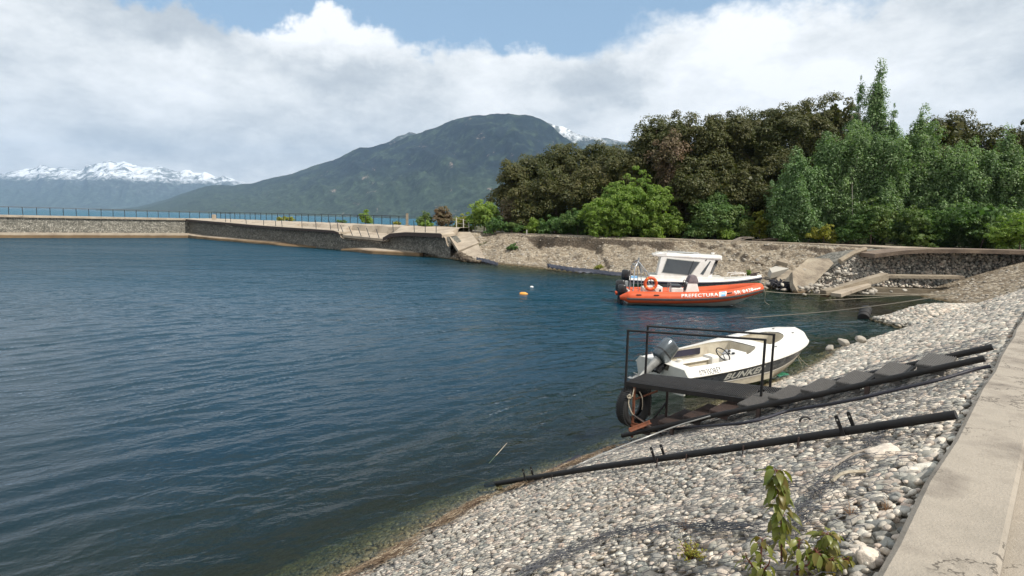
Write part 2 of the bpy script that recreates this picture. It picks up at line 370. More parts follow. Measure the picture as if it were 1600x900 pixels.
M['white_paint'] = simple('white_paint', (0.82, 0.80, 0.78), (0.66, 0.6, 0.56), 9, 0.5)
M['sky_blue'] = simple('sky_blue', (0.20, 0.45, 0.72), (0.18, 0.40, 0.66), 4, 0.5)
M['black_print'] = simple('black_print', (0.02, 0.02, 0.022), None, 4, 0.5)
M['dark_glass'] = simple('dark_glass', (0.055, 0.065, 0.072), (0.035, 0.042, 0.05), 1.4, 0.12, spec=0.8, dirt=0.1)
M['black_glass'] = simple('black_glass', (0.012, 0.014, 0.018), None, 2, 0.1, spec=0.8, dirt=0.05)
M['grey_cloth'] = simple('grey_cloth', (0.17, 0.14, 0.15), (0.11, 0.09, 0.1), 8, 0.9, bump=0.01, bscale=12)
M['outboard_silver'] = simple('outboard_silver', (0.11, 0.13, 0.145), (0.075, 0.09, 0.10), 2.5, 0.28, metal=0.55, coat=0.5, dirt=0.1)
M['outboard_leg'] = simple('outboard_leg', (0.34, 0.34, 0.33), (0.22, 0.22, 0.21), 6, 0.4, metal=0.3)
M['outboard_black'] = simple('outboard_black', (0.018, 0.018, 0.02), (0.012, 0.012, 0.013), 4, 0.3, coat=0.3)
M['alloy'] = simple('alloy', (0.42, 0.43, 0.45), (0.28, 0.29, 0.31), 8, 0.4, metal=0.7)
M['tarp'] = simple('tarp', (0.03, 0.035, 0.055), (0.015, 0.017, 0.03), 2, 0.55, bump=0.05, bscale=4)
M['straw'] = simple('straw', (0.26, 0.16, 0.09), (0.16, 0.09, 0.05), 14, 0.9)
M['driftwood'] = simple('driftwood', (0.34, 0.30, 0.26), (0.2, 0.17, 0.14), 8, 0.9, bump=0.01, bscale=25)
M['bark'] = simple('bark', (0.11, 0.085, 0.065), (0.06, 0.045, 0.035), 5, 0.95, bump=0.04, bscale=9)
M['pale_bark'] = simple('pale_bark', (0.30, 0.28, 0.24), (0.18, 0.16, 0.14), 5, 0.9, bump=0.02, bscale=9)
M['stem_red'] = simple('stem_red', (0.16, 0.045, 0.03), (0.09, 0.03, 0.02), 20, 0.7)
M['buoy_orange'] = simple('buoy_orange', (0.75, 0.33, 0.05), (0.6, 0.25, 0.04), 3, 0.45)
M['fence_white'] = simple('fence_white', (0.5, 0.48, 0.44), (0.36, 0.34, 0.3), 4, 0.7)
M['leaf_dark'] = leaf_material('leaf_dark', [(0.038, 0.050, 0.012), (0.066, 0.076, 0.020), (0.098, 0.092, 0.027), (0.050, 0.064, 0.016)], 0.22, c_alt=(0.095, 0.080, 0.03), alt=0.35)
M['leaf_brown'] = leaf_material('leaf_brown', [(0.12, 0.085, 0.045), (0.08, 0.075, 0.028), (0.17, 0.12, 0.085), (0.07, 0.072, 0.022)], 0.2, c_alt=(0.17, 0.095, 0.06), alt=0.6)
M['leaf_bright'] = leaf_material('leaf_bright', [(0.17, 0.25, 0.045), (0.22, 0.30, 0.06), (0.12, 0.20, 0.035), (0.24, 0.31, 0.07)], 0.45, c_alt=(0.10, 0.18, 0.035), alt=0.6)
M['leaf_poplar'] = leaf_material('leaf_poplar', [(0.085, 0.155, 0.05), (0.12, 0.205, 0.07), (0.17, 0.26, 0.11), (0.30, 0.38, 0.23)], 0.3, c_alt=(0.05, 0.10, 0.045), alt=0.5)
M['leaf_bush'] = leaf_material('leaf_bush', [(0.045, 0.10, 0.025), (0.07, 0.14, 0.035), (0.10, 0.17, 0.045)], 0.3, c_alt=(0.13, 0.16, 0.04), alt=0.6)
M['leaf_yellow'] = leaf_material('leaf_yellow', [(0.20, 0.21, 0.03), (0.27, 0.26, 0.04), (0.14, 0.17, 0.03)], 0.35)
M['leaf_sapling'] = leaf_material('leaf_sapling', [(0.10, 0.14, 0.025), (0.17, 0.19, 0.045), (0.23, 0.24, 0.07), (0.13, 0.13, 0.03), (0.21, 0.15, 0.045)], 0.4, rough=0.35, nscale=9, c_alt=(0.16, 0.08, 0.03), alt=0.4)
# ------------------------------------------------------------------ the near bank in its own axes: s along the shore, d inland
SH_T = np.array([0.6845, 0.729]); SH_N = np.array([0.729, -0.6845]); SH_0 = np.array([0.09, 7.92]); SLOPE = 0.47; CREST = 4.9
def sd_xy(s, d): return SH_0[0] + SH_T[0] * s + SH_N[0] * d, SH_0[1] + SH_T[1] * s + SH_N[1] * d
def xy_sd(x, y): return (x - SH_0[0]) * SH_T[0] + (y - SH_0[1]) * SH_T[1], (x - SH_0[0]) * SH_N[0] + (y - SH_0[1]) * SH_N[1]
def bank_h(s, d):
    s = np.asarray(s, float); d = np.asarray(d, float) - np.interp(s, [1.5, 4.5, 14, 20], [0, .28, .42, .42]) * np.clip((CREST - np.asarray(d, float)) / 3.0, 0, 1)
    d2 = (d * 3.42 - (s - 15.3) * 1.45) / 3.71
    P = np.stack([s * 0.35, d * 0.35, np.zeros_like(s)], -1)
    n = fbm(P, 3, 5) * 0.10
    return np.minimum(SLOPE * d + n * np.clip((CREST - d) / 1.0, 0, 1), 0.75 * d2 + 0.1)
def bank_z(x, y):
    s, d = xy_sd(x, y); return float(bank_h(np.array(s), np.array(min(d, CREST))))
def on_bank(px, py, lift=0.0):
    d = ray(px, py); t = 2.0
    for _ in range(400):
        p = np.array([0, 0, EYE]) + d * t
        if p[2] <= bank_z(p[0], p[1]) + lift: break
        t += 0.04
    return Vector(p)

def build_bank():
    ss = np.arange(-14, 42, 0.16); dd = np.arange(-9.5, CREST + 0.01, 0.16)
    S, Dd = np.meshgrid(ss, dd, indexing='ij'); H = bank_h(S, Dd) - 0.03; H = np.maximum(H, -4.2)
    X, Y = sd_xy(S, Dd)
    o = fast_mesh('stone_bank', np.stack([X, Y, H], -1).reshape(-1, 3), grid_faces(*S.shape), M['bank_soil'])
    props(o, kind='structure')
    # concrete walk on the crest, with its cast edge
    mb = MB(); c = []
    for s, d in ((-14, CREST + .38), (42, CREST + .38), (42, CREST + 9), (-14, CREST + 9)): c.append(sd_xy(s, d))
    mb.prism(c, 1.6, 2.30); props(mb.build('promenade', M['curb']), kind='structure')
    mb = MB(); n = 60; ring = []
    for i in range(n + 1):
        s = -14 + 56 * i / n; w = 0.012 * math.sin(i * 2.3)
        ring.append([(*sd_xy(s, CREST - .02 + w), 1.9), (*sd_xy(s, CREST + w), 2.37), (*sd_xy(s, CREST + .03 + w), 2.40), (*sd_xy(s, CREST + .36), 2.405), (*sd_xy(s, CREST + .38), 2.39), (*sd_xy(s, CREST + .38), 1.9)])
    mb.loft(ring, cap=True); k = mb.build('kerb', M['curb']); props(k, kind='structure')
build_bank()

# cobbles: squashed, dented pebbles of one low mesh, thousands of them
def ico(sub):
    bm = bmesh.new(); bmesh.ops.create_icosphere(bm, subdivisions=sub, radius=1.0)
    v = np.array([p.co[:] for p in bm.verts]); f = np.array([[q.index for q in p.verts] for p in bm.faces]); bm.free(); return v, f
ICO2 = ico(2); ICO1 = ico(1); ICO3 = ico(3)
def pebble_cloud(name, C, R, Nrm, mat, hi=None, flat=(0.45, 0.8), kind='stuff', ang=0.0):
    """C (n,3) centres, R (n,) radii, Nrm (n,3) or (3,) the side they lie on"""
    n = len(C); Nrm = np.broadcast_to(np.asarray(Nrm, float), (n, 3)); Nrm = Nrm / np.linalg.norm(Nrm, axis=1, keepdims=True)
    yaw = RNG.uniform(0, 6.28, n); ref = np.where(np.abs(Nrm[:, :1]) < 0.9, [[1., 0, 0]], [[0, 1., 0]])
    t1 = np.cross(Nrm, ref); t1 /= np.linalg.norm(t1, axis=1, keepdims=True); t2 = np.cross(Nrm, t1)
    a = t1 * np.cos(yaw)[:, None] + t2 * np.sin(yaw)[:, None]; b = np.cross(Nrm, a)
    tilt = RNG.normal(0, 0.13, (n, 2)); nn = Nrm + a * tilt[:, :1] + b * tilt[:, 1:]; nn /= np.linalg.norm(nn, axis=1, keepdims=True)
    b = np.cross(nn, a); b /= np.linalg.norm(b, axis=1, keepdims=True); a = np.cross(b, nn)
    el = RNG.uniform(0.50, 0.95, n); fl = RNG.uniform(flat[0], flat[1], n) * 0.78
    vs, fs, off = [], [], 0
    hi = np.zeros(n, bool) if hi is None else hi
    for level, sel in ((ICO2, ~hi), (ICO3, hi)):
        idx = np.nonzero(sel)[0]
        if not len(idx): continue
        v0, f0 = level; nvar = 7
        for k in range(nvar):
            ii = idx[k::nvar]
            if not len(ii): continue
            d = fbm(v0 * 0.9 + k * 9.1, 3, k + 3)[:, None]; d2 = fbm(v0 * 2.1 + k * 4.7, 2, k + 33)[:, None]; vv = v0 * (1 + 0.50 * d + 0.16 * d2)
            if k % 2: vv = np.clip(vv, -0.82, 0.82) * [1.0, 1.1, 1.1]
            P = C[ii, None, :] + R[ii, None, None] * (vv[None, :, 0:1] * a[ii, None, :] + vv[None, :, 1:2] * (b[ii] * el[ii, None])[:, None, :] + vv[None, :, 2:3] * (nn[ii] * fl[ii, None])[:, None, :])
            F_ = f0[None] + (np.arange(len(ii)) * len(v0))[:, None, None] + off
            vs.append(P.reshape(-1, 3)); fs.append(F_.reshape(-1, 3)); off += len(ii) * len(v0)
    o = fast_mesh(name, np.concatenate(vs), np.concatenate(fs), mat)
    if kind: props(o, kind=kind)
    return o
def scatter_2d(s0, s1, d0, d1, spacing, jit=0.42):
    """jittered hexagonal cells"""
    ns = int((s1 - s0) / spacing); nd = int((d1 - d0) / (spacing * 0.866))
    I, J = np.meshgrid(np.arange(ns), np.arange(nd), indexing='ij')
    S = s0 + (I + 0.5 * (J % 2)) * spacing; D_ = d0 + J * spacing * 0.866
    S = S + RNG.uniform(-jit, jit, S.shape) * spacing; D_ = D_ + RNG.uniform(-jit, jit, S.shape) * spacing
    return S.ravel(), D_.ravel()
def in_view(P, pad=0.12):
    v = P - np.array([0, 0, EYE]); w = v @ c_f; x = (v @ c_r) / np.maximum(w, 1e-3); y = (v @ c_u) / np.maximum(w, 1e-3)
    return (w > 0.5) & (np.abs(x) < 800 / FOC * (1 + pad) + 0.15) & (y > -450 / FOC * (1 + pad) - 0.25)
def build_cobbles():
    n3 = np.array([-SLOPE * SH_N[0], -SLOPE * SH_N[1], 1.0])
    Cs, Rs = [], []
    # three sizes: a bed of medium stones, small ones filling gaps, big ones here and there
    for sp, r0, r1, keep, dr in ((0.105, 0.038, 0.078, 1.0, 0.0), (0.075, 0.020, 0.042, 0.95, 0.016), (0.40, 0.070, 0.108, 0.5, 0.0)):
        S, Dd = scatter_2d(-9, 26, -2.2, CREST + 0.06, sp)
        m = RNG.random(len(S)) < keep; S, Dd = S[m], Dd[m]
        H = bank_h(S, Dd); X, Y = sd_xy(S, Dd)
        P = np.stack([X, Y, H + dr], -1); dist = np.linalg.norm(P - [0, 0, EYE], axis=1)
        ok = in_view(P) & (H > -0.9)
        if sp == 0.075: ok &= dist < 11
        # stones sorted by fill: coarser patches, finer patches
        patch = fbm(np.stack([S * 0.8, Dd * 0.8, S * 0 + sp], -1), 2, 21)
        R = RNG.uniform(r0, r1, len(S)) * (1 + 0.28 * patch) * (1.12 if sp == .105 else 1) * np.clip(0.74 + dist / 28, .74, 1.2)
        P[:, 2] -= R * 0.24
        Cs.append(P[ok]); Rs.append(R[ok])
    C, R = np.concatenate(Cs), np.concatenate(Rs)
    dist = np.linalg.norm(C - [0, 0, EYE], axis=1)
    pebble_cloud('cobblestones', C, R, n3, M['cobble'], hi=(dist < 5.5) & (R > 0.05))
build_cobbles()

def build_netting():
    """hexagonal gabion wire lying over the cobbles"""
    vs, es = {}, []
    V = []
    a = 0.055; w = a * math.sqrt(3)
    def key(s, d):
        k = (round(s * 400), round(d * 400))
        if k not in vs: vs[k] = len(V); V.append((s, d))
        return vs[k]
    for j in range(int((CREST - 0.25) / (1.5 * a))):
        for i in range(int(19.0 / w)):
            s = -3.6 + (i + 0.5 * (j % 2)) * w; d = 0.15 + j * 1.5 * a
            x, y = sd_xy(s, d)
            if math.hypot(x, y) > 12 or math.hypot(x, y) < 2.2: continue
            pts = [(s + a * math.sin(math.radians(60 * k)), d + a * math.cos(math.radians(60 * k))) for k in range(6)]
            ids = [key(*p) for p in pts]
            for k in (0, 1, 2): es.append((ids[k], ids[(k + 1) % 6]))
    V = np.array(V); V = V + np.stack([vnoise(np.stack([V[:, 0] * 3, V[:, 1] * 3, V[:, 0] * 0], -1), 4) * 0.035, vnoise(np.stack([V[:, 0] * 3, V[:, 1] * 3, V[:, 0] * 0 + 7], -1), 9) * 0.035], -1)
    X, Y = sd_xy(V[:, 0], V[:, 1])
    Z = bank_h(V[:, 0], V[:, 1]) + 0.046 + 0.022 * vnoise(np.stack([V[:, 0] * 6, V[:, 1] * 6, V[:, 0] * 0], -1), 31)
    P = np.stack([X, Y, Z], -1); es = np.array(list({tuple(sorted(e)) for e in es}))
    # a few seams where two sheets of wire overlap and bunch up
    A, B = P[es[:, 0]], P[es[:, 1]]
    seams = []
    for (p0, p1, wid, num) in (((820, 898), (960, 838), .07, 130), ((960, 838), (1200, 832), .10, 170), ((1225, 850), (1290, 760), .07, 130), ((1290, 760), (1400, 668), .09, 130), ((1120, 760), (1290, 770), .12, 60)):
        a0, a1 = on_bank(*p0, 0.03), on_bank(*p1, 0.03)
        for k in range(num):
            t = random.random(); L = random.uniform(.03, .10); c = a0.lerp(a1, t); dr = (a1 - a0).normalized()
            off = Vector((random.gauss(0, wid * .5), random.gauss(0, wid * .5), 0)); c = c + off
            an = random.gauss(0, .5); dv = Vector((dr.x * math.cos(an) - dr.y * math.sin(an), dr.x * math.sin(an) + dr.y * math.cos(an), 0)) * L
            z1 = bank_z(c.x - dv.x, c.y - dv.y) + random.uniform(.045, .085); z2 = bank_z(c.x + dv.x, c.y + dv.y) + random.uniform(.045, .085)
            seams.append(((c.x - dv.x, c.y - dv.y, z1), (c.x + dv.x, c.y + dv.y, z2)))
    sA = np.array([s_[0] for s_ in seams]); sB = np.array([s_[1] for s_ in seams])
    A = np.concatenate([A, sA]); B = np.concatenate([B, sB])
    d = B - A; L = np.linalg.norm(d, axis=1, keepdims=True); d = d / L; up = np.array([[0, 0, 1.]]); u = np.cross(d, up); u /= np.linalg.norm(u, axis=1, keepdims=True); w_ = np.cross(u, d)
    r = 0.0021; vs_ = []
    for k in range(3):
        c, s = math.cos(k * 2.094 + 1.57), math.sin(k * 2.094 + 1.57); o = (u * c + w_ * s) * r; vs_ += [A + o, B + o]
    n = len(A); VV = np.stack(vs_, 1).reshape(-1, 3); base = (np.arange(n) * 6)[:, None]
    F_ = np.concatenate([base + np.array([[0, 2, 3, 1]]), base + np.array([[2, 4, 5, 3]]), base + np.array([[4, 0, 1, 5]])])
    o = fast_mesh('wire_netting', VV, F_, M['wire'], smooth=False)
    props(o, 'grey hexagonal wire netting stretched over the cobbles of the near bank', 'netting')
build_netting()

# ------------------------------------------------------------------ water
FAR_SHORE = [(-80, 62), (-66, 75.5), (-55.7, 85.3), (-49.8, 90.9), (-33.2, 77.6), (-22.8, 69.4), (-17, 65), (-11.2, 60.3), (-6.5, 57.3), (-1.75, 51.8), (3, 47.2), (7.2, 44.3), (12, 40), (16.1, 36.9), (18.8, 35.6), (24, 36.2), (34, 36)]
def seg_dist(X, Y, poly):
    best = np.full(X.shape, 1e9)
    for (ax, ay), (bx, by) in zip(poly[:-1], poly[1:]):
        dx, dy = bx - ax, by - ay; t = np.clip(((X - ax) * dx + (Y - ay) * dy) / (dx * dx + dy * dy), 0, 1)
        best = np.minimum(best, np.hypot(X - ax - t * dx, Y - ay - t * dy))
    return best
def bed_depth(X, Y):
    s, d = xy_sd(X, Y); h1 = -bank_h(s, d)
    h2 = 0.05 + seg_dist(X, Y, FAR_SHORE[9:]) * 0.22
    h2 = np.minimum(h2, 0.4 + seg_dist(X, Y, FAR_SHORE[:10]) * 1.2)
    h3 = 0.12 + 0.22 * np.hypot((X - 18.5) / 1.0, (Y - 29) / 1.3).clip(2.2) - 0.22 * 2.2
    return np.minimum(np.minimum(h1, h2), np.minimum(h3, 5.0))
def nonuni(lo, hi, a, b, step, grow):
    v = list(np.arange(a, b, step)); s = step; x = v[-1]
    while x < hi: s *= grow; x = min(hi, x + s); v.append(x)
    s = step; x = a; left = []
    while x > lo: s *= grow; x = max(lo, x - s); left.append(x)
    return np.array(left[::-1] + v)
def build_water():
    xs = nonuni(-15000, 15000, -24, 17, 0.10, 1.05); ys = nonuni(-50, 14000, 3.5, 30, 0.085, 1.03)
    X, Y = np.meshgrid(xs, ys, indexing='ij')
    dep = bed_depth(X, Y)
    inside = np.abs(X) + Y < 400
    dep = np.where(inside, dep, 5.0)
    # real wavelets: crests run roughly along the near shore and sharpen towards the top
    ca, sa = math.cos(math.atan2(SH_T[1], SH_T[0]) - .12), math.sin(math.atan2(SH_T[1], SH_T[0]) - .12)
    Uu, Vv = X * ca + Y * sa, -X * sa + Y * ca
    near = (np.abs(X) < 60) & (Y < 75) & (Y > -5); Z = np.zeros_like(X)
    un, vn = Uu[near], Vv[near]; zz = np.zeros_like(un)
    warp = vnoise(np.stack([un * .25, vn * .25, zz], -1), 71) * .8
    z1 = 1 - 2 * np.abs(vnoise(np.stack([un * .22, (vn + warp) * .85, zz], -1), 72))
    z2 = 1 - 2 * np.abs(vnoise(np.stack([un * .42 + vn * .10, (vn + warp) * 2.6 - un * .22, zz + 5], -1), 73)); z2 = np.sign(z2) * np.abs(z2) ** 1.25
    z3 = fbm(np.stack([un * 1.6 - vn * .5, vn * 4.6 + un * .7, zz + 9], -1), 2, 74)
    gst = .75 + .45 * vnoise(np.stack([X[near] * .07, Y[near] * .07, zz], -1), 75)
    fade = np.clip((75 - Y[near]) / 45, 0, 1) * np.clip((60 - np.abs(X[near])) / 20, 0, 1) * np.clip(dep[near] / .5, .25, 1)
    Z[near] = (z1 * .011 + z2 * .018 + z3 * .017) * gst * fade
    m, q = new_mat('lake_water'); out = q.n('OutputMaterial')
    geo = q.n('NewGeometry'); pos = geo.outputs['Position']
    ang = math.atan2(SH_T[1], SH_T[0])
    mp = q.n('Mapping', vector_type='TEXTURE', inp={0: pos, 'Rotation': (0, 0, ang - 0.08), 'Scale': (2.6, 1, 1)}).outputs[0]
    mp2 = q.n('Mapping', vector_type='TEXTURE', inp={0: pos, 'Rotation': (0, 0, ang - 0.45), 'Scale': (1.8, 1, 1)}).outputs[0]
    mp3 = q.n('Mapping', vector_type='TEXTURE', inp={0: pos, 'Rotation': (0, 0, ang + 0.30), 'Scale': (3.4, 1, 1)}).outputs[0]
    fd = q.n('MapRange', inp={0: q.n('SeparateXYZ', inp={0: pos}).outputs[1], 1: 16.0, 2: 60.0, 3: 0.25, 4: 1.0}).outputs[0]
    h = q.m('MULTIPLY', q.noise(mp3, 0.62, 2, 0.5, 0.6), q.m('MULTIPLY', fd, 0.30))
    h = q.m('ADD', h, q.m('MULTIPLY', q.noise(q.n('Mapping', vector_type='TEXTURE', inp={0: pos, 'Rotation': (0, 0, 0.25), 'Scale': (5.5, 1.6, 1)}).outputs[0], 0.7, 4, 0.6, 0.4), q.n('MapRange', inp={0: q.n('SeparateXYZ', inp={0: pos}).outputs[1], 1: 14.0, 2: 50.0, 3: 0.0, 4: 1.1}).outputs[0]))
    def sharp(fac): return q.m('SUBTRACT', 1.0, q.m('MULTIPLY', q.m('ABSOLUTE', q.m('SUBTRACT', fac, 0.5)), 2.0))
    h = q.m('ADD', h, q.m('MULTIPLY', sharp(q.noise(mp, 1.5, 2, 0.5, 0.5)), q.m('MULTIPLY', fd, 0.125)))
    h = q.m('ADD', h, q.m('MULTIPLY', q.noise(mp2, 4.0, 3, 0.6, 0.3), q.m('MULTIPLY', fd, 0.13)))
    h = q.m('ADD', h, q.m('MULTIPLY', q.noise(pos, 11.0, 3, 0.6), 0.008))
    # patches of livelier and calmer water
    gust = q.ramp(q.noise(q.n('Mapping', inp={0: pos, 'Scale': (0.035, 0.12, 1)}).outputs[0], 1.0, 3, 0.5), [(0.35, 0.55), (0.65, 1.0)])
    bmp = q.n('Bump', inp={'Strength': gust, 'Distance': 1.0, 'Height': h})
    dp = q.n('Attribute', attribute_name='depth').outputs['Fac']
    T = lambda k: q.m('EXPONENT', q.m('MULTIPLY', q.m('MAXIMUM', dp, 0.0), -k))
    tint = q.n('CombineColor', inp={0: T(1.5), 1: T(0.95), 2: T(1.5)}).outputs[0]
    trans = q.n('BsdfTransparent', inp={0: tint})
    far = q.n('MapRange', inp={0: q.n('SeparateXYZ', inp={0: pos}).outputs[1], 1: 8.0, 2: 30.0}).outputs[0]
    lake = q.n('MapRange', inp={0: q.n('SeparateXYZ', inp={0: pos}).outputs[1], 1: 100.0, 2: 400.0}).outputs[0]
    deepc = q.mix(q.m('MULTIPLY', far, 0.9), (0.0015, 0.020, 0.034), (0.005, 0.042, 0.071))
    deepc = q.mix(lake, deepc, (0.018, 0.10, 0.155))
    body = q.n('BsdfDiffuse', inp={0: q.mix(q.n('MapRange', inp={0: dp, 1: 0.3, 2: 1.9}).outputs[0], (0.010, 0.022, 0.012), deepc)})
    w1 = q.n('MixShader', inp={0: q.m('SUBTRACT', 1.0, T(0.9)), 1: trans.outputs[0], 2: body.outputs[0]})
    # white caps out on the open lake
    foam = q.n('MapRange', inp={0: q.noise(q.n('Mapping', inp={0: pos, 'Scale': (0.09, 0.022, 1)}).outputs[0], 1.0, 5, 0.75), 1: 0.69, 2: 0.73}).outputs[0]
    foam = q.m('MULTIPLY', foam, q.n('MapRange', inp={0: q.n('SeparateXYZ', inp={0: pos}).outputs[1], 1: 110.0, 2: 150.0}).outputs[0])
    fo = q.n('BsdfDiffuse', inp={0: (0.7, 0.75, 0.78, 1)})
    gl = q.n('BsdfGlossy', inp={'Roughness': q.n('MapRange', inp={0: q.n('SeparateXYZ', inp={0: pos}).outputs[1], 1: 8.0, 2: 60.0, 3: 0.05, 4: 0.13}).outputs[0], 'Normal': bmp.outputs[0], 'Color': (0.97, 0.98, 1, 1)})
    fr = q.n('Fresnel', inp={'IOR': 1.33, 'Normal': bmp.outputs[0]}).outputs[0]
    fr = q.m('MINIMUM', q.m('MULTIPLY', fr, 0.82), q.n('MapRange', inp={0: q.n('SeparateXYZ', inp={0: pos}).outputs[1], 1: 9.0, 2: 30.0, 3: 0.62, 4: 0.26}).outputs[0])
    w2 = q.n('MixShader', inp={0: fr, 1: w1.outputs[0], 2: gl.outputs[0]})
    w3 = q.n('MixShader', inp={0: foam, 1: w2.outputs[0], 2: fo.outputs[0]})
    q.link(w3.outputs[0], out.inputs[0])
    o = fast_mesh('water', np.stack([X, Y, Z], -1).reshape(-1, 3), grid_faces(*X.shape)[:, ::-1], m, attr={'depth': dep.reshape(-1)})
    props(o, kind='structure')
    # the bed under it
    xs = np.arange(-90, 60, 1.0); ys = np.arange(-10, 120, 1.0); X, Y = np.meshgrid(xs, ys, indexing='ij')
    s, d = xy_sd(X, Y)
    dep = np.where(d > -9.2, 4.6, bed_depth(X, Y)); dep = np.maximum(dep, 0.12)
    o = fast_mesh('lakebed', np.stack([X, Y, -dep + fbm(np.stack([X, Y, X * 0], -1) * 0.5, 3, 2) * 0.08], -1).reshape(-1, 3), grid_faces(*X.shape), M['bed']); props(o, kind='structure')
build_water()

# ------------------------------------------------------------------ mountains
def mountain_material(name, forest_lo, upper_shade, rock, snow0, snow1, band=(180, 520), sp=0.02, patchy=0.5, samp=260):
    m, q = new_mat(name); out = q.n('OutputMaterial'); p = q.n('BsdfPrincipled', inp={'Roughness': 0.95, 'Specular IOR Level': 0.1})
    g = q.n('NewGeometry'); pos = g.outputs['Position']; z = q.n('SeparateXYZ', inp={0: pos}).outputs[2]
    nz = q.n('SeparateXYZ', inp={0: g.outputs['True Normal']}).outputs[2]
    big = q.noise(pos, 0.0022, 5, 0.6)
    zz = q.m('ADD', z, q.m('MULTIPLY', q.m('SUBTRACT', big, 0.5), 520))
    base = q.mix(q.n('MapRange', interpolation_type='SMOOTHSTEP', inp={0: zz, 1: band[0], 2: band[1]}).outputs[0], forest_lo, upper_shade)  # darker upper colour paints a cloud shadow onto the main mountain
    base = q.mix(q.n('MapRange', inp={0: q.noise(pos, 0.007, 5, 0.65, 0.4), 1: 0.5, 2: 0.66}).outputs[0], base, tuple(x * 1.25 for x in forest_lo))
    sp_n = q.noise(pos, sp, 5, 0.8)
    base = q.mix(0.9, base, q.ramp(sp_n, [(0.34, 0.35), (0.5, 0.9), (0.66, 1.9)]), 'MULTIPLY')
    rk = q.m('MULTIPLY', q.n('MapRange', inp={0: q.noise(pos, 0.006, 6, 0.75, 0.6), 1: 0.62, 2: 0.68}).outputs[0], q.n('MapRange', inp={0: nz, 1: 0.93, 2: 0.8}).outputs[0])
    base = q.mix(rk, base, rock)
    sn = q.n('MapRange', inp={0: q.m('ADD', z, q.m('MULTIPLY', q.m('SUBTRACT', q.noise(pos, 0.007, 7, 0.75), 0.5), samp)), 1: snow0, 2: snow1}).outputs[0]
    sn = q.m('MULTIPLY', sn, q.n('MapRange', inp={0: q.m('ADD', nz, q.m('MULTIPLY', q.m('SUBTRACT', q.noise(pos, 0.012, 5, 0.7), 0.5), 0.7)), 1: 0.50, 2: 0.66}).outputs[0])
    ribs = q.noise(q.n('Mapping', inp={0: pos, 'Scale': (1, .45, 1.4), 'Rotation': (0, 0, .5)}).outputs[0], 0.0042, 8, 0.78, 0.8)
    sn = q.m('MULTIPLY', sn, q.n('MapRange', inp={0: ribs, 1: 0.44, 2: 0.53, 3: .12, 4: 1.0}).outputs[0])
    base = q.mix(sn, base, (0.8, 0.83, 0.87))
    q.link(base, p.inputs['Base Color'])
    b = q.n('Bump', inp={'Strength': 1.0, 'Distance': 15.0, 'Height': q.noise(pos, sp * 0.8, 5, 0.75)}); q.link(b.outputs[0], p.inputs['Normal'])
    q.link(p.outputs[0], out.inputs[0]); return m
def mountain(name, ridge, Yr, Ys_ratio, mat, amp, nc=420, nr=130, seed=3, spur=900.0, back=1.5, gamma=1.0, far=None, jagf=0.03):
    ridge = np.array(ridge, float); px = np.linspace(ridge[0, 0], ridge[-1, 0], nc)
    # ease the outline with a small rough edge
    py = np.interp(px, ridge[:, 0], ridge[:, 1])
    V = np.zeros((nr, nc, 3))
    hor = 345 + 0.0255 * (px - 800)
    py = np.minimum(py, hor - 0.3)
    Yr = np.interp(px, *far) if far is not None else np.full(nc, float(Yr)); Ys = Yr * Ys_ratio
    top = np.array([at_depth(a, b, c) for a, b, c in zip(px, py, Yr)])
    jag = fbm(np.stack([top[:, 0] / 190, top[:, 0] * 0, top[:, 0] * 0], -1), 4, seed, 0.5)
    topz = np.maximum(top[:, 2] + jag * np.clip(top[:, 2] * jagf, 2, amp * 0.32), 4)
    ts = np.linspace(0, 1 + back, nr)
    for i, t in enumerate(ts):
        Y = Ys + (Yr - Ys) * t
        X = top[:, 0] / Yr * Y
        prof = t ** gamma if t <= 1 else max(0.0, 1 - (t - 1) * 0.9)
        wx, wy = X / spur, Y / spur
        # spurs running down and across the slope
        q_ = np.stack([wx * 1.0 + wy * 0.55, wy * 0.35 - wx * 0.1, X * 0], -1)
        n = fbm(q_, 6, seed + 1, 0.52, ridged=True) - 0.25
        n2 = fbm(np.stack([wx * 2.3, wy * 2.3, X * 0], -1), 5, seed + 5)
        e = math.sin(math.pi * min(t, 1.0) ** 0.8) ** 0.8 if t < 1 else min(1, (t - 1) * 2)
        hmax = np.clip(topz / max(topz.max(), 1), 0.05, 1)
        z = topz * prof + (n * amp + n2 * amp * 0.35) * e * hmax * (1 if t < 1 else 0.5)
        # never taller in the eye than the ridge line itself
        if t < 1: z = np.minimum(z, EYE + (topz - EYE) * (Y / Yr) * (0.55 + 0.45 * t))
        V[i, :, 0], V[i, :, 1], V[i, :, 2] = X, Y, np.maximum(z, -3 if t > 0 else -4)
    o = fast_mesh(name, V.reshape(-1, 3), grid_faces(nr, nc), mat); props(o, kind='structure'); return o
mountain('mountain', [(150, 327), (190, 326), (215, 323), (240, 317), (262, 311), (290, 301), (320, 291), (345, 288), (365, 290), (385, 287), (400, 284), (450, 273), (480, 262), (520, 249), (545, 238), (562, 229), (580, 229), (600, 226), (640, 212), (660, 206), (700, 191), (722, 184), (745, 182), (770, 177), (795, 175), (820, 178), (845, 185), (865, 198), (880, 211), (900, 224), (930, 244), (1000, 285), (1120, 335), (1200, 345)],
         5200, 0.71, mountain_material('forest_slope', (0.034, 0.050, 0.030), (0.010, 0.017, 0.019), (0.24, 0.19, 0.16), 945, 1000, samp=240), 250, nc=600, nr=210, spur=760, far=([150, 420, 800, 1200], [8600, 6800, 5200, 4600]))
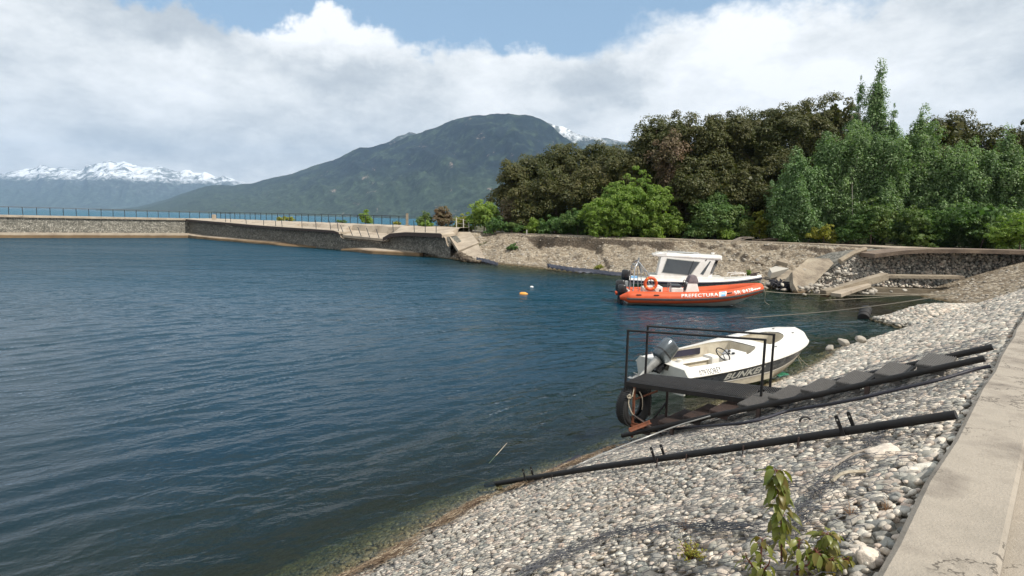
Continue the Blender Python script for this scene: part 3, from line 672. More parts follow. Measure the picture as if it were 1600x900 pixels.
mountain('snowy_ridge', [(480, 300), (560, 262), (600, 226), (620, 214), (640, 206), (655, 211), (690, 196), (740, 184), (830, 178), (850, 184), (880, 197), (910, 211), (940, 214), (960, 218), (985, 222), (1010, 218), (1040, 230), (1100, 262), (1200, 300), (1300, 340)],
         6800, 0.82, mountain_material('high_slope', (0.04, 0.06, 0.045), (0.045, 0.055, 0.05), (0.2, 0.19, 0.18), 900, 1010, samp=500), 160, nc=300, nr=90, seed=23)
mountain('snowy_range', [(-300, 300), (-150, 285), (-60, 272), (0, 270), (60, 258), (120, 264), (170, 252), (205, 255), (225, 259), (250, 259), (285, 266), (320, 270), (345, 275), (380, 284), (430, 298), (500, 315), (620, 335)],
         12500, 0.8, mountain_material('snowy_slope', (0.05, 0.07, 0.06), (0.06, 0.075, 0.075), (0.25, 0.24, 0.24), 560, 700, sp=0.012, samp=520), 260, nc=420, nr=110, seed=47, spur=1000, jagf=.07)
# ------------------------------------------------------------------ land behind the harbour, road and eroded gravel slope
ROAD_EDGE = [(-12, 68), (-8, 66.5), (-3.7, 66), (3.2, 61.2), (9.1, 57), (17.4, 54), (22, 52.2), (25.5, 51), (28.5, 46), (29.5, 40.2), (34, 39.5), (44, 38.5), (60, 36), (85, 33)]
SLOPE_FOOT = [(-9, 60), (-6.3, 57), (-1.75, 51.8), (3, 47.2), (7.2, 44.3), (12, 40), (16.1, 36.9), (18.3, 35.9), (20.5, 36.6), (24.5, 37.6), (29, 38.0), (44, 36.9), (60, 34.5), (85, 31)]
def build_land():
    # land sheet, z 2.42, from the road back under the forest to the hills
    back = [(-17, 72), (-22, 84), (-20, 110), (10, 220), (60, 500), (400, 900)]
    pts = [(400, 30)] + [(p[0], p[1] + 0.3) for p in ROAD_EDGE[::-1]] + back + [(2500, 900), (2500, 30)]
    mb = MB(); mb.prism(pts, -2.0, 2.40); props(mb.build('forest_floor', M['soil']), kind='structure')
    # road slab with a broken outer edge
    n = 260; E_ = interp_pts(ROAD_EDGE, np.linspace(0, 1, n)); ring = []
    for i, (x, y) in enumerate(E_):
        j = 0.22 * vnoise(np.array([x * 0.9, y * 0.9, 0.0]), 3) + 0.10 * vnoise(np.array([x * 3.1, y * 3.1, 0.0]), 8)
        a, b = E_[max(i - 1, 0)], E_[min(i + 1, n - 1)]; t = np.array([b[0] - a[0], b[1] - a[1]]); t /= np.linalg.norm(t); nr_ = np.array([-t[1], t[0]])
        y0 = y - 0.35 - j; w = 5.2
        ring.append([(x - nr_[0] * (0.35 + j), y - nr_[1] * (0.35 + j), 2.41), (x - nr_[0] * (0.35 + j), y - nr_[1] * (0.35 + j), 2.52), (x + nr_[0] * w, y + nr_[1] * w, 2.52), (x + nr_[0] * w, y + nr_[1] * w, 2.38)])
    mb = MB(); mb.loft(ring, cap=True); props(mb.build('road', M['concrete']), kind='structure')
    # slope
    nu, nt = 640, 110; U = np.linspace(0, 1, nu)
    A = interp_pts(SLOPE_FOOT, U); Bp = interp_pts(ROAD_EDGE, U)
    # match by position along the shore, not by share of length
    fx = np.array(SLOPE_FOOT); rx = np.array(ROAD_EDGE); idx = np.linspace(0, len(fx) - 1, nu)
    A = np.stack([np.interp(idx, np.arange(len(fx)), fx[:, k]) for k in (0, 1)], -1)
    Bp = np.stack([np.interp(idx, np.arange(len(rx)), rx[:, k]) for k in (0, 1)], -1)
    V = np.zeros((nt, nu, 3)); T = np.linspace(-0.35, 1.03, nt)
    for i, t in enumerate(T):
        XY = A + (Bp - A) * t; X, Y = XY[:, 0], XY[:, 1]
        P = np.stack([X * 0.33, Y * 0.33, X * 0], -1)
        n = fbm(P, 5, 77, 0.6); n2 = fbm(P * 3.7, 4, 90, 0.6); scarp = 0.80 + 0.10 * vnoise(np.stack([X * 0.45, X * 0, X * 0], -1), 12)
        # talus, then a steep broken scarp under the road slab
        sh = 0.22 + 0.95 * np.clip(vnoise(np.stack([X * 0.16 + 3.3, X * 0, X * 0], -1), 6) * 1.1 + 0.45 + 0.35 * vnoise(np.stack([X * 0.7, X * 0, X * 0], -1), 16), 0, 1)
        tal = np.where(t < scarp, (2.40 - sh) * np.clip(t / scarp, -1, 1) ** 1.0, 0)
        up = np.where(t >= scarp, 2.40 - sh + sh * np.clip((t - scarp) / 0.035, 0, 1), 0)
        z = tal + up
        e = np.clip(t * 4, 0.15, 1) * np.clip((1.0 - t) * 8, 0, 1)
        gul = fbm(np.stack([X * 0.8, Y * 0.12, X * 0], -1), 4, 31, ridged=True)
        z = z + (n * 0.46 + n2 * 0.20 + gul * 0.24) * e
        z = np.minimum(z, 2.40)
        V[i, :, 0], V[i, :, 1], V[i, :, 2] = X, Y, z
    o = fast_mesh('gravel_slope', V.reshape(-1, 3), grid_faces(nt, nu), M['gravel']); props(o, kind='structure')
    # loose stones
    kb = 420; iu = RNG.integers(0, nu, kb); it = RNG.integers(30, int(nt * .85), kb); C = V[it, iu].copy(); ok_ = in_view(C)
    pebble_cloud('scree', C[ok_], RNG.uniform(.10, .26, ok_.sum()) * RNG.uniform(.5, 1, ok_.sum()), (0, -.3, 1), M['rubble'])
    k = 5200; iu = RNG.integers(0, nu, k); it = RNG.integers(24, int(nt * .93), k)
    C = V[it, iu] + RNG.normal(0, 0.08, (k, 3)) * [1, 1, 0]; R = RNG.uniform(0.035, 0.085, k) * (1 + 1.3 * (RNG.random(k) < .05))
    okk = in_view(C); pebble_cloud('scree', C[okk], R[okk], (0, -0.2, 1), M['rubble'])
build_land()

# east side of the basin (low bank and broken gabion mattress)
def build_east():
    xs = np.arange(12.5, 60, 0.35); ys = np.arange(10, 36, 0.35); X, Y = np.meshgrid(xs, ys, indexing='ij')
    foot = np.interp(Y, [10, 17, 21.5, 24, 27, 31, 34, 36], [24, 21, 20.5, 20.0, 21.5, 23.6, 24.0, 24.5])
    z = np.minimum((X - foot) * 0.33, 2.38)
    mound = 0.78 * np.exp(-(((X - 18.5) / 2.7) ** 4 + ((Y - 23.7) / 1.15) ** 4)) - 0.02
    z = np.maximum(z, np.where(mound > 0.03, mound, -9)); z = z + fbm(np.stack([X, Y, X * 0], -1) * 0.5, 4, 61) * 0.13 * np.clip(z + 1, 0, 1)
    z = np.maximum(z, -0.7)
    keep = (z > -0.69)
    F_ = grid_faces(*X.shape); kf = keep.ravel()[F_].any(1)
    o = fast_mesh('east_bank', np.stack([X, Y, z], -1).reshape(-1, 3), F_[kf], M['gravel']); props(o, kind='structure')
    n = 9500; cx = RNG.uniform(14.6, 24, n); cy = RNG.uniform(21.8, 25.6, n)
    fx, fy = (cx - 12.5) / .35, (cy - 10) / .35; ix, iy = fx.astype(int), fy.astype(int); fx, fy = fx - ix, fy - iy; cz = z[ix, iy] * (1 - fx) * (1 - fy) + z[ix + 1, iy] * fx * (1 - fy) + z[ix, iy + 1] * (1 - fx) * fy + z[ix + 1, iy + 1] * fx * fy
    ok = (cz > -0.25) & (cz < 0.95); C = np.stack([cx, cy, cz + 0.02], -1)[ok]; R = RNG.uniform(0.07, 0.13, ok.sum())
    o = pebble_cloud('mattress_stones', C, R, (0, 0, 1), M['cobble'], kind=None)
    props(o, 'low mound of pale stones beside the floating black drum at the right waterline', 'stone mound', kind='stuff')
    n = 2600; cx = RNG.uniform(18, 34, n); cy = RNG.uniform(22, 35, n); ix = ((cx - 12.5) / .35).astype(int); iy = ((cy - 10) / .35).astype(int); cz = z[ix, iy]; ok = cz > -.1
    pebble_cloud('scree', np.stack([cx, cy, cz], -1)[ok], RNG.uniform(.04, .13, ok.sum()), (0, 0, 1), M['rubble'])
build_east()

# ------------------------------------------------------------------ jetty
JA, JB, JC = np.array([-80., 62.]), np.array([-49.8, 90.9]), np.array([-6.0, 57.0])
def wall_top(px_pts, A, B):                    # heights of the wall top from where it stands
    return None
def jetty_pt(u): return JB + (JC - JB) * u      # along the long arm
# wall top height along the long arm (u from the corner)
TOPU = [0, .06, .14, .25, .37, .45, .50, .515, .56, .62, .66, .70, .80, .92, .97, 1.0]
TOPZ = [2.86, 2.74, 2.58, 2.50, 2.42, 2.36, 2.26, 2.00, 1.93, 1.80, 1.70, 2.02, 2.30, 2.28, 1.55, 0.55]
def u_of_px(px):
    d = ray(px, 400); k = d[0] / d[1]            # solve x/y = k on the line
    A = JB; D_ = JC - JB; return (k * A[1] - A[0]) / (D_[0] - k * D_[1])
PXT = [(292, 343.5), (345, 348), (400, 353), (440, 356), (500, 360), (533, 362.5), (541, 368), (575, 371), (598, 374), (606, 373), (616, 367), (640, 365), (695, 367), (703, 376), (712, 396), (716, 404)]
PXB = [(292, 364), (330, 367), (345, 370), (360, 374), (400, 378), (450, 382), (500, 388), (520, 392), (600, 396), (625, 392), (660, 391), (680, 396), (690, 402), (716, 408)]
def height_from(pxs, u):
    us = [u_of_px(p[0]) for p in pxs]; zs = []
    for p, uu in zip(pxs, us):
        P = jetty_pt(uu); zs.append(at_depth(p[0], p[1], P[1])[2])
    return np.interp(u, us, zs)
def build_jetty():
    D_ = (JC - JB) / np.linalg.norm(JC - JB); Nin = np.array([-(-D_[1]), -D_[0]]); Nin = np.array([D_[1], -D_[0]])   # towards the basin
    if Nin[1] > 0: Nin = -Nin
    N_out = -Nin
    D2 = (JA - JB) / np.linalg.norm(JA - JB); N2in = np.array([-D2[1], D2[0]]); N2in = N2in if N2in[1] < 0 else -N2in
    # long arm gabion wall: bulging, three courses
    nu, nt = 420, 26; U = np.linspace(0, 1.0, nu); zt = height_from(PXT, U); zb = height_from(PXB, U) - 0.25
    V = np.zeros((nt, nu, 3))
    for i, t in enumerate(np.linspace(0, 1, nt)):
        P = JB[None] + (JC - JB)[None] * U[:, None]; z = zb + (zt - 0.06 - zb) * t
        course = 0.10 * abs(math.sin(math.pi * t * 2)) ** 0.5
        b = course + 0.25 * fbm(np.stack([U * 18, U * 0 + t * 1.6, U * 0], -1), 3, 8) + 0.06 * fbm(np.stack([U * 160, U * 0 + t * 9, U * 0], -1), 3, 9) - 0.12 * t
        V[i, :, :2] = P + Nin[None] * b[:, None]; V[i, :, 2] = z
    cap = V[-1].copy(); cap[:, :2] += N_out * 1.6; V = np.concatenate([V, cap[None]])
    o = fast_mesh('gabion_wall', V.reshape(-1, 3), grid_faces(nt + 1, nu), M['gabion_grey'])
    props(o, 'long sagging grey gabion wall of the jetty, bulging over its broken footing', 'gabion wall')
    # short arm
    V = np.zeros((nt, 160, 3)); U2 = np.linspace(0, 1, 160)
    for i, t in enumerate(np.linspace(0, 1, nt)):
        P = JB[None] + (JA - JB)[None] * U2[:, None]; b = 0.05 * fbm(np.stack([U2 * 60, U2 * 0 + t * 5, U2 * 0], -1), 3, 19) + 0.05 * abs(math.sin(math.pi * t * 2)) ** .4
        V[i, :, :2] = P + N2in[None] * b[:, None]; V[i, :, 2] = 0.4 + (2.80 - 0.4) * t
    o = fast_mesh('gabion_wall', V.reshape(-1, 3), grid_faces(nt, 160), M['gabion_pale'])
    props(o, 'straight sunlit gabion wall left of the jetty corner', 'gabion wall')
    # footing of the short arm
    mb = MB(); a, b = JB, JA; w = 1.5
    q0 = a + N2in * w * 1.0 + (-D2) * 0.7; q1 = b + N2in * w
    mb.prism([tuple(a - D2 * .4), tuple(q0), tuple(q1), tuple(b)], -1.0, 0.66)
    mb.box((*(at_level(219, 366, 0.0)[:2]), 0.42), (0.18, 0.2, 1.1), Matrix.Rotation(math.atan2(D2[1], D2[0]), 3, 'Z'))
    o = mb.build('concrete_footing', M['footing']); props(o, 'level concrete footing ledge under the sunlit gabion wall', 'concrete footing')
    # footing of the long arm: a slab that dips and is broken in two places
    def footing(u0, u1, prof, label, out=1.25):
        n = 60; ring = []
        for i in range(n + 1):
            u = u0 + (u1 - u0) * i / n; P = jetty_pt(u); z = np.interp(u, [p[0] for p in prof], [p[1] for p in prof]); w = out * (1 + .15 * math.sin(u * 40)) * min(1, 0.35 + 6 * (u - u0), 0.15 + 9 * (u1 - u))
            ring.append([(*(P + N_out * .3), z + .12), (*(P + Nin * (w * .75)), z + 0.02), (*(P + Nin * w), z - .14), (*(P + Nin * (w + .05)), -0.7), (*(P + N_out * .3), -0.7)])
        mb = MB(); mb.loft(ring, closed=True, cap=True); o = mb.build('concrete_footing', M['footing']); props(o, label, 'concrete footing')
    footing(-0.015, 0.60, [(0, .66), (.06, .52), (.10, .42), (.2, .40), (.35, .33), (.45, .32), (.5, .22), (.60, .10)], 'long tilted concrete footing dipping under water along the sagging gabion wall')
    footing(0.70, 0.925, [(.70, .12), (.74, .30), (.80, .44), (.90, .40), (.925, .2)], 'short broken piece of concrete footing nearest the collapsed jetty end', 1.7)
    # deck
    W = 6.2; D2n = D2; corner_out = JB + N_out * 0
    # outer corner: solve offsets from both arms
    def inter(p, d, q, e):
        A = np.array([[d[0], -e[0]], [d[1], -e[1]]]); s = np.linalg.solve(A, q - p); return p + d * s[0]
    CO = inter(JB + N_out * W, D_, JB - N2in * W, D2)
    nu = 300; U = np.linspace(0, 1.0, nu); zt = height_from(PXT, U)
    nw = 14; V = np.zeros((nw + 1, nu, 3))
    cracks = np.interp(U, [0, .5, .52, .66, .69, 1], [0, 0, 1, 1, 0, 0])
    for i, w in enumerate(np.linspace(0, 1, nw)):
        for j, u in enumerate(U):
            P0 = jetty_pt(u) + Nin * 0.42; P1 = CO + (np.array([-4.6, 66.3]) - CO) * u
            P = P0 + (P1 - P0) * w; f = min(1, w / 0.42) if cracks[j] < .5 else min(1, max(0, w - .30) / .10)
            zz = zt[j] * (1 - f) + f * (2.93 + 0 * u)
            V[i, j] = (P[0], P[1], zz + 0.02 * math.sin(u * 90))
    # the sunken stretch of the edge is left open; separate slabs lie there
    lowm = (U > u_of_px(536)) & (U < u_of_px(612)); endm = U > u_of_px(702)
    for i in range(nw):
        wv = i / (nw - 1)
        if wv < 0.32: V[i, lowm | endm, 2] = np.minimum(V[i, lowm | endm, 2], (zt[lowm | endm] - 0.35))
    skirt = V[nw - 1].copy(); skirt[:, 2] = -1.5; V2 = np.concatenate([V[:nw], skirt[None]])
    o = fast_mesh('jetty_deck', V2.reshape(-1, 3), grid_faces(nw + 1, nu), M['concrete'], smooth=False); props(o, kind='structure')
    # edge slab (thick dark lip overhanging the gabions)
    def lip(pa, pb, name_label, th=0.20, over=0.62):
        us = np.linspace(u_of_px(pa), u_of_px(pb), 40); ring = []
        for u in us:
            P = jetty_pt(u); z = height_from(PXT, np.array([u]))[0] + 0.16
            ring.append([(*(P + Nin * over), z), (*(P + N_out * 1.2), z + 0.12), (*(P + N_out * 1.2), z - 0.1), (*(P + Nin * over), z - th)])
        mb = MB(); mb.loft(ring, closed=True, cap=True); o = mb.build('edge_slab', M['concrete'], bevel=0); props(o, name_label, 'concrete slab')
        mb = MB(); mb.loft([[Vector(r_[3]) + Vector((Nin[0] * .012, Nin[1] * .012, -.10)), Vector(r_[0]) + Vector((Nin[0] * .012, Nin[1] * .012, -.025))] for r_ in ring]); mb.build('edge_shade_rust', M['rusty_black'], o)  # dark strip on the lip face, painting its shade as well as rust
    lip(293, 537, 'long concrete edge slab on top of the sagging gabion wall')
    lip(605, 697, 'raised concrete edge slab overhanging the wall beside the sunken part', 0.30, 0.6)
    # sunken slab
    def slab(corners, th, label, mat=M['concrete'], bevel=0.03):
        """corners: world points of the upper face, in order"""
        c = [Vector(p) for p in corners]; nrm = (c[1] - c[0]).cross(c[2] - c[0]).normalized()
        if nrm.z < 0: nrm = -nrm
        mb = MB(); k = len(c); vs = c + [p - nrm * th for p in c]
        mb.add(vs, [tuple(range(k)), tuple(range(2 * k - 1, k - 1, -1))] + [(i, (i + 1) % k, k + (i + 1) % k, k + i) for i in range(k)])
        o = mb.build('concrete_slab', mat, bevel=bevel); props(o, label, 'concrete slab'); return o
    global make_slab; make_slab = slab
    def jd(px, off=0.0):                          # depth of the wall line under a pixel column
        return float(jetty_pt(u_of_px(px))[1]) + off
    slab([at_depth(535, 367.0, jd(535) - .5), at_depth(600, 373.0, jd(600) - .5), at_depth(612, 361.5, jd(600) + 5), at_depth(548, 356.5, jd(548) + 5)], .3, 'flat concrete slab sunk between the two edge slabs, with leaning posts on it')
    slab([at_depth(700, 366, 58.0), at_depth(716, 391.5, 55.2), at_depth(748, 379, 56.8), at_depth(735, 362.5, 62.0), at_depth(712, 362, 62)], .35, 'big tilted concrete slab fallen at the end of the jetty')
    slab([at_depth(714, 396, 55.0), at_depth(742, 403.5, 53.2), at_depth(758, 402.5, 53.6), at_depth(747, 381.5, 56.2)], .25, 'lower concrete slab sliding under the big tilted one')
    # short arm deck
    mb = MB(); fw = JA + (JA - JB) * 0.5
    mb.prism([tuple(JB + N2in * .3 - D2 * .3), tuple(JA + N2in * .3), tuple(JA - N2in * W), tuple(CO)], 2.62, 2.86)
    mb2 = mb.build('jetty_deck', M['concrete']); props(mb2, kind='structure')
    # core under the deck so nothing is hollow
    mb = MB(); mb.prism([tuple(JB + N_out * .8), tuple(JC + N_out * .8), tuple(JC + N_out * (W - .5)), tuple(CO - N_out * .2), tuple(JA - N2in * (W - .2)), tuple(JA - N2in * .1)], -2.0, lambda p: 2.5 if p[0] < -45 else (0.4 if np.hypot(*(np.array(p[:2]) - JC)) < 2 else 1.6))
    props(mb.build('jetty_core', M['soil']), kind='structure')
    # railing on the lake side
    def railing(path, label, hgt=1.05, sp=1.6):
        L = [0]
        for a, b in zip(path[:-1], path[1:]): L.append(L[-1] + (Vector(b) - Vector(a)).length)
        r = empty('railing', path[0], 0, label, 'railing'); org = Vector(path[0])
        n = int(L[-1] / sp)
        pm = MB(); pm.tube([(0, 0, 0), (0, 0, hgt)], 0.045, 6); first = None
        for i in range(n + 1):
            l = i * sp; k = max(j for j in range(len(L)) if L[j] <= l + 1e-6); k = min(k, len(path) - 2)
            p = Vector(path[k]).lerp(Vector(path[k + 1]), (l - L[k]) / (L[k + 1] - L[k])) - org
            if first is None: first = pm.build('post', M['rail_green'], r); first.location = p; c = first
            else: c = first.copy(); COL.objects.link(c); c.parent = r; c.location = p
            c.rotation_euler = (random.gauss(0, .025), random.gauss(0, .025), 0)
        for h in (hgt, ):
            mb = MB(); mb.tube([Vector(p) - org + Vector((0, 0, h)) for p in path], 0.04, 6); mb.build('top_rail', M['rail_green'], r)
        return r
    z0 = 2.9
    cx = CO - (N_out) * .3
    path = [(*(JA - N2in * (W - .3)), 2.86), (*cx, 2.88)]
    railing(path, 'thin dark railing on the far edge of the short jetty arm, open lake behind', 1.1, 1.5)
    ends = []
    for px in (640, 700): pass
    e1 = CO + (jetty_pt(.985) + N_out * W - CO) * 0.80
    railing([(*cx, 2.90), (*(e1 - N_out * .3), 2.95)], 'long dark railing with thin posts on the lake side of the long jetty arm', 1.08, 1.55)
    # single posts left on the near edge
    def stub(px, base_y, top_y, lean_px=0, dz=0.0, off=0):
        Y = jd(px, off); a = at_depth(px, base_y, Y); b = at_depth(px + lean_px, top_y, Y)
        mb = MB(); v = b - a; mb.tube([(0, 0, -.12), v], 0.038, 6); return a, mb
    for i, (px, by, ty, ln, lab) in enumerate([(352.5, 347, 340.5, 0, 'first upright bare post on the near jetty edge, just right of the concrete block'), (360.5, 348, 341, 0, 'second upright bare post on the near jetty edge'), (385, 350, 343, -.8, 'third bare post along the near jetty edge, leaning slightly left'),
             (412, 352, 344, 0, 'fourth bare post along the near jetty edge'), (431, 354, 345.5, -.5, 'thick short bare post left of a pair on the near jetty edge'), (441, 354.5, 345, -1, 'bare post in front of the left end of the low green bush'), (472, 356, 345, -.4, 'tall bare post right of the low green bush on the jetty edge'),
             (494, 357, 344, -.8, 'bare post standing alone midway along the near jetty edge'), (517, 358, 345, -2, 'bare post leaning left shortly before the sunken slab'), (529, 359.5, 345.5, -2.6, 'tall bare post leaning left shortly before the sunken slab'),
             (536, 361.5, 352, -4, 'bare post tilted left at the broken end of the long edge slab'),
             (551, 367, 353.5, -6, 'first of four parallel leaning posts on the sunken slab'), (565, 369, 355, -6, 'second of four parallel leaning posts on the sunken slab'), (578, 370, 356, -5.5, 'third of four parallel leaning posts on the sunken slab'), (592.5, 370.5, 357.5, -5, 'fourth and rightmost of four parallel leaning posts on the sunken slab'),
             (614.5, 361, 345, -1, 'bare post at the left end of the raised edge slab'), (647.5, 362, 344.5, -1, 'bare post right of the tall concrete pillar'), (664.5, 362, 341, -.3, 'tall dark post left of the brown shrub on the raised slab'), (681.5, 362, 351, 0, 'bare post in front of the brown shrub')]):
        a, mb = stub(px, by, ty, ln, off=-0.45 if px < 540 or px > 600 else -.35)
        o = mb.build('railing_post', M['rail_green']); o.location = a
        props(o, lab, 'post', 'bare railing posts on the near jetty edge')
    # concrete pillar and blocks
    a = at_depth(636, 352.5, 68); mb = MB(); mb.box((0, 0, .75), (.26, .26, 1.5)); mb.box((0, 0, .05), (.5, .5, .25)); o = mb.build('concrete_pillar', M['old_concrete'], bevel=.02); o.location = a - Vector((0, 0, .1)); props(o, 'tall weathered concrete pillar standing on the jetty among the rails', 'pillar')
    a = at_depth(638.5, 358, 66); mb = MB(); mb.box((0, 0, .2), (.3, .3, .55)); o = mb.build('concrete_stump', M['old_concrete'], bevel=.02); o.location = a; props(o, 'small concrete stump in front of the tall pillar', 'stump')
    a = at_depth(334.5, 342, 88); mb = MB(); mb.box((0, 0, .3), (.45, .4, .66)); mb.box((0, 0, .66), (.36, .32, .1)); o = mb.build('concrete_block', M['concrete'], bevel=.03); o.location = a - Vector((0, 0, .05)); props(o, 'pale square concrete block on the jetty near its corner', 'block')
    mb = MB()
    a = at_depth(352, 350.5, jd(352) - .3)
    mb.add([a + Vector(v) for v in ((0, 0, 0), (1.5, -1.1, -.25), (1.9, -.6, -.1), (.3, .1, .2), (0, -.1, -.12), (1.5, -1.2, -.37), (1.9, -.7, -.22), (.3, 0, .05))], [(0, 1, 2, 3), (7, 6, 5, 4), (0, 4, 5, 1), (1, 5, 6, 2), (2, 6, 7, 3), (3, 7, 4, 0)])
    props(mb.build('broken_plate', M['pale_rock']), 'loose pale plate sticking out below the edge slab near the jetty corner', 'concrete plate')
build_jetty()

# white posts of the wire fence at the jetty root
def build_wire_fence():
    pts = [(713.5, 358.5, 340), (724.5, 360, 342), (733, 361, 346), (742.5, 361.5, 348)]
    base = [at_depth(p[0], p[1], 64.5 + i * .5) for i, p in enumerate(pts)]
    r = empty('wire_fence', base[0], 0, 'short fence of four pale posts and wires in front of the bright green bush', 'fence'); o0 = base[0]
    tops = []
    for (px, by, ty), b in zip(pts, base):
        t = at_depth(px - .6, ty, b.y); mb = MB(); mb.tube([b - o0 - Vector((0, 0, .4)), t - o0], .06, 6); mb.build('post', M['fence_white'], r); tops.append((b, t))
    for f in (.92, .55):
        mb = MB(); mb.tube([b.lerp(t, f) - o0 for b, t in tops], .012, 4); mb.build('wire', M['fence_white'], r)
    for px, by, ty, lab in ((823, 368, 359, 'small pale post by the green shrubs left on the road edge'),):
        b = at_depth(px, by, 61.5); t = at_depth(px, ty, 61.5); mb = MB(); mb.tube([(0, 0, -.2), t - b], .06, 6); o = mb.build('marker_post', M['fence_white']); o.location = b; props(o, lab, 'post')
build_wire_fence()

# ------------------------------------------------------------------ right-hand broken quay
M['dark_concrete'] = simple('dark_concrete', (0.20, 0.15, 0.11), (0.09, 0.065, 0.05), 1.2, 0.9, bump=0.02, bscale=9, detail=9)
def build_right_quay():
    # gabion wall: surface whose left end has slumped
    P0, P1 = np.array([18.9, 35.6]), np.array([46., 36.6]); nu, nt = 300, 24
    def top(x): return np.interp(x, [18.9, 19.6, 20.6, 21.6, 22.8, 24.3, 27, 46], [0.35, 1.0, 1.75, 2.12, 2.34, 2.45, 2.5, 2.5])
    U = np.linspace(0, 1, nu) ** 1.6; V = np.zeros((nt + 1, nu, 3))
    for i, t in enumerate(np.linspace(0, 1, nt)):
        P = P0[None] + (P1 - P0)[None] * U[:, None]; tz = top(P[:, 0]); z = -0.3 + (tz + 0.3) * t
        lean = np.interp(P[:, 0], [18.9, 22, 26, 46], [1.9, 1.2, .5, .3])
        b = (1 - t) ** 1.3 * lean + 0.18 * abs(math.sin(math.pi * t * 2.5)) ** .6 + 0.14 * fbm(np.stack([P[:, 0] * .7, P[:, 0] * 0 + t * 2, U * 0], -1), 3, 5)
        V[i, :, 0] = P[:, 0]; V[i, :, 1] = P[:, 1] + 1.2 - b; V[i, :, 2] = z
    V[-1] = V[-2] + [0, 3.5, 0.05]
    par = empty('gabion_wall', (19, 36, 0), 0, 'slumped gabion wall of pale stones at the right side, behind the leaning concrete beams', 'gabion wall')
    o = fast_mesh('fill', V.reshape(-1, 3) - [19, 36, 0], grid_faces(nt + 1, nu), M['gabion_grey'], parent=par)
    k = 9000; iu = RNG.integers(0, nu, k); it = RNG.integers(0, nt, k); C = V[it, iu] + RNG.normal(0, .06, (k, 3)); R = RNG.uniform(.055, .11, k)
    ok = in_view(C, .05); o2 = pebble_cloud('stones', C[ok] - [19, 36, 0], R[ok], (0, -1, .4), M['cobble'], kind='stuff'); o2.parent = par
    mb = MB()
    for x in np.arange(20.4, 40, 1.0):
        u = np.argmin(np.abs(V[0, :, 0] - x)); mb.tube([Vector(V[i, u]) + Vector((-19, -36 - .11, 0)) for i in range(0, nt, 3)], .014, 4)
    for i in (7, 15, 22): mb.tube([Vector(V[i, u]) + Vector((-19, -36 - .11, 0)) for u in range(20, nu, 6)], .014, 4)
    mb.build('wire_basket', M['wire'], par)
    # thick dark cap slab over it and its tongue
    mb = MB(); ring = []
    for x in np.linspace(21.6, 46, 40):
        z = np.interp(x, [21.6, 23.2, 24.6, 27, 46], [2.38, 2.62, 2.74, 2.8, 2.8]); y = 35.9 + (x - 21) * .03
        ring.append([(x, y - .75, z), (x, y + 1.2, z + .0), (x, y + 1.2, z - .25), (x, y - .7, z - .24)])
    mb.loft(ring, closed=True, cap=True); props(mb.build('cap_slab', M['dark_concrete']), 'thick concrete cap slab projecting over the right gabion wall', 'concrete slab')
    a, b = at_depth(1312, 408, 36.2), at_depth(1352, 389, 37.0)
    mb = MB(); mb.tube([a, a.lerp(b, .5) + Vector((0, 0, .1)), b], .16, 6); props(mb.build('broken_kerb', M['old_concrete']), 'dark broken kerb piece reaching down from the cap slab onto the pale stones', 'concrete piece')
    # slabs
    S = make_slab
    S([at_depth(1239.5, 443, 34.2), at_depth(1238, 424, 35.4), at_depth(1263, 403.5, 37.6), at_depth(1296, 403.5, 37.4), at_depth(1303, 411.5, 36.6), at_depth(1258.5, 457.5, 33.5), at_depth(1247, 457.5, 33.5)], .32, 'large leaning concrete slab with exposed aggregate at the right waterline', M['old_concrete'], .02)
    S([at_depth(1205, 441, 36.9), at_depth(1232, 421, 38.6), at_depth(1240, 423, 38.3), at_depth(1238, 446, 36.0), at_depth(1222, 443, 36.6)], .25, 'flat broken slab lying left of the large leaning slab', M['old_concrete'], .02)
    S([at_depth(1202, 419, 39.6), at_depth(1206, 426, 39.0), at_depth(1233, 419, 39.8), at_depth(1212, 415.5, 40.6)], .5, 'small white-topped concrete chunk above the cabin boat bow', M['pale_rock'], .04)
    S([at_depth(1214, 407, 42.5), at_depth(1231, 411.5, 42), at_depth(1233, 408, 42.8), at_depth(1220, 404, 43.5)], .3, 'dark flat rock high on the gravel slope', M['old_concrete'], .04)
    # beams
    def beam(p, q_, w, h, label, mat=M['old_concrete']):
        d = (q_ - p); L = d.length; R = d.to_track_quat('X', 'Z').to_matrix(); mb = MB(); mb.box((p + q_) / 2, (L, w, h), R); o = mb.build('concrete_beam', mat, bevel=.025); props(o, label, 'concrete beam')
    beam(at_depth(1286, 459, 32.6), at_depth(1383, 431.5, 34.0), .45, .40, 'long concrete beam leaning up to the right against the gabion wall')
    beam(at_depth(1306, 461, 32.0), at_depth(1353, 445, 33.4), .6, .2, 'pale concrete beam lying under the long leaning one', M['concrete'])
    beam(at_depth(1380, 431.5, 35.2), at_depth(1500, 433, 34.6), .9, .2, 'level concrete ledge at the right edge above the dark recess', M['old_concrete'])
    c_ = at_depth(1450, 452, 35.0); c_.z = -.02; mb = MB(); mb.box(c_, (9.0, .8, .9)); props(mb.build('concrete_footing', M['wet_concrete'], bevel=.04), 'damp brown concrete footing at the foot of the right gabion wall', 'concrete footing')
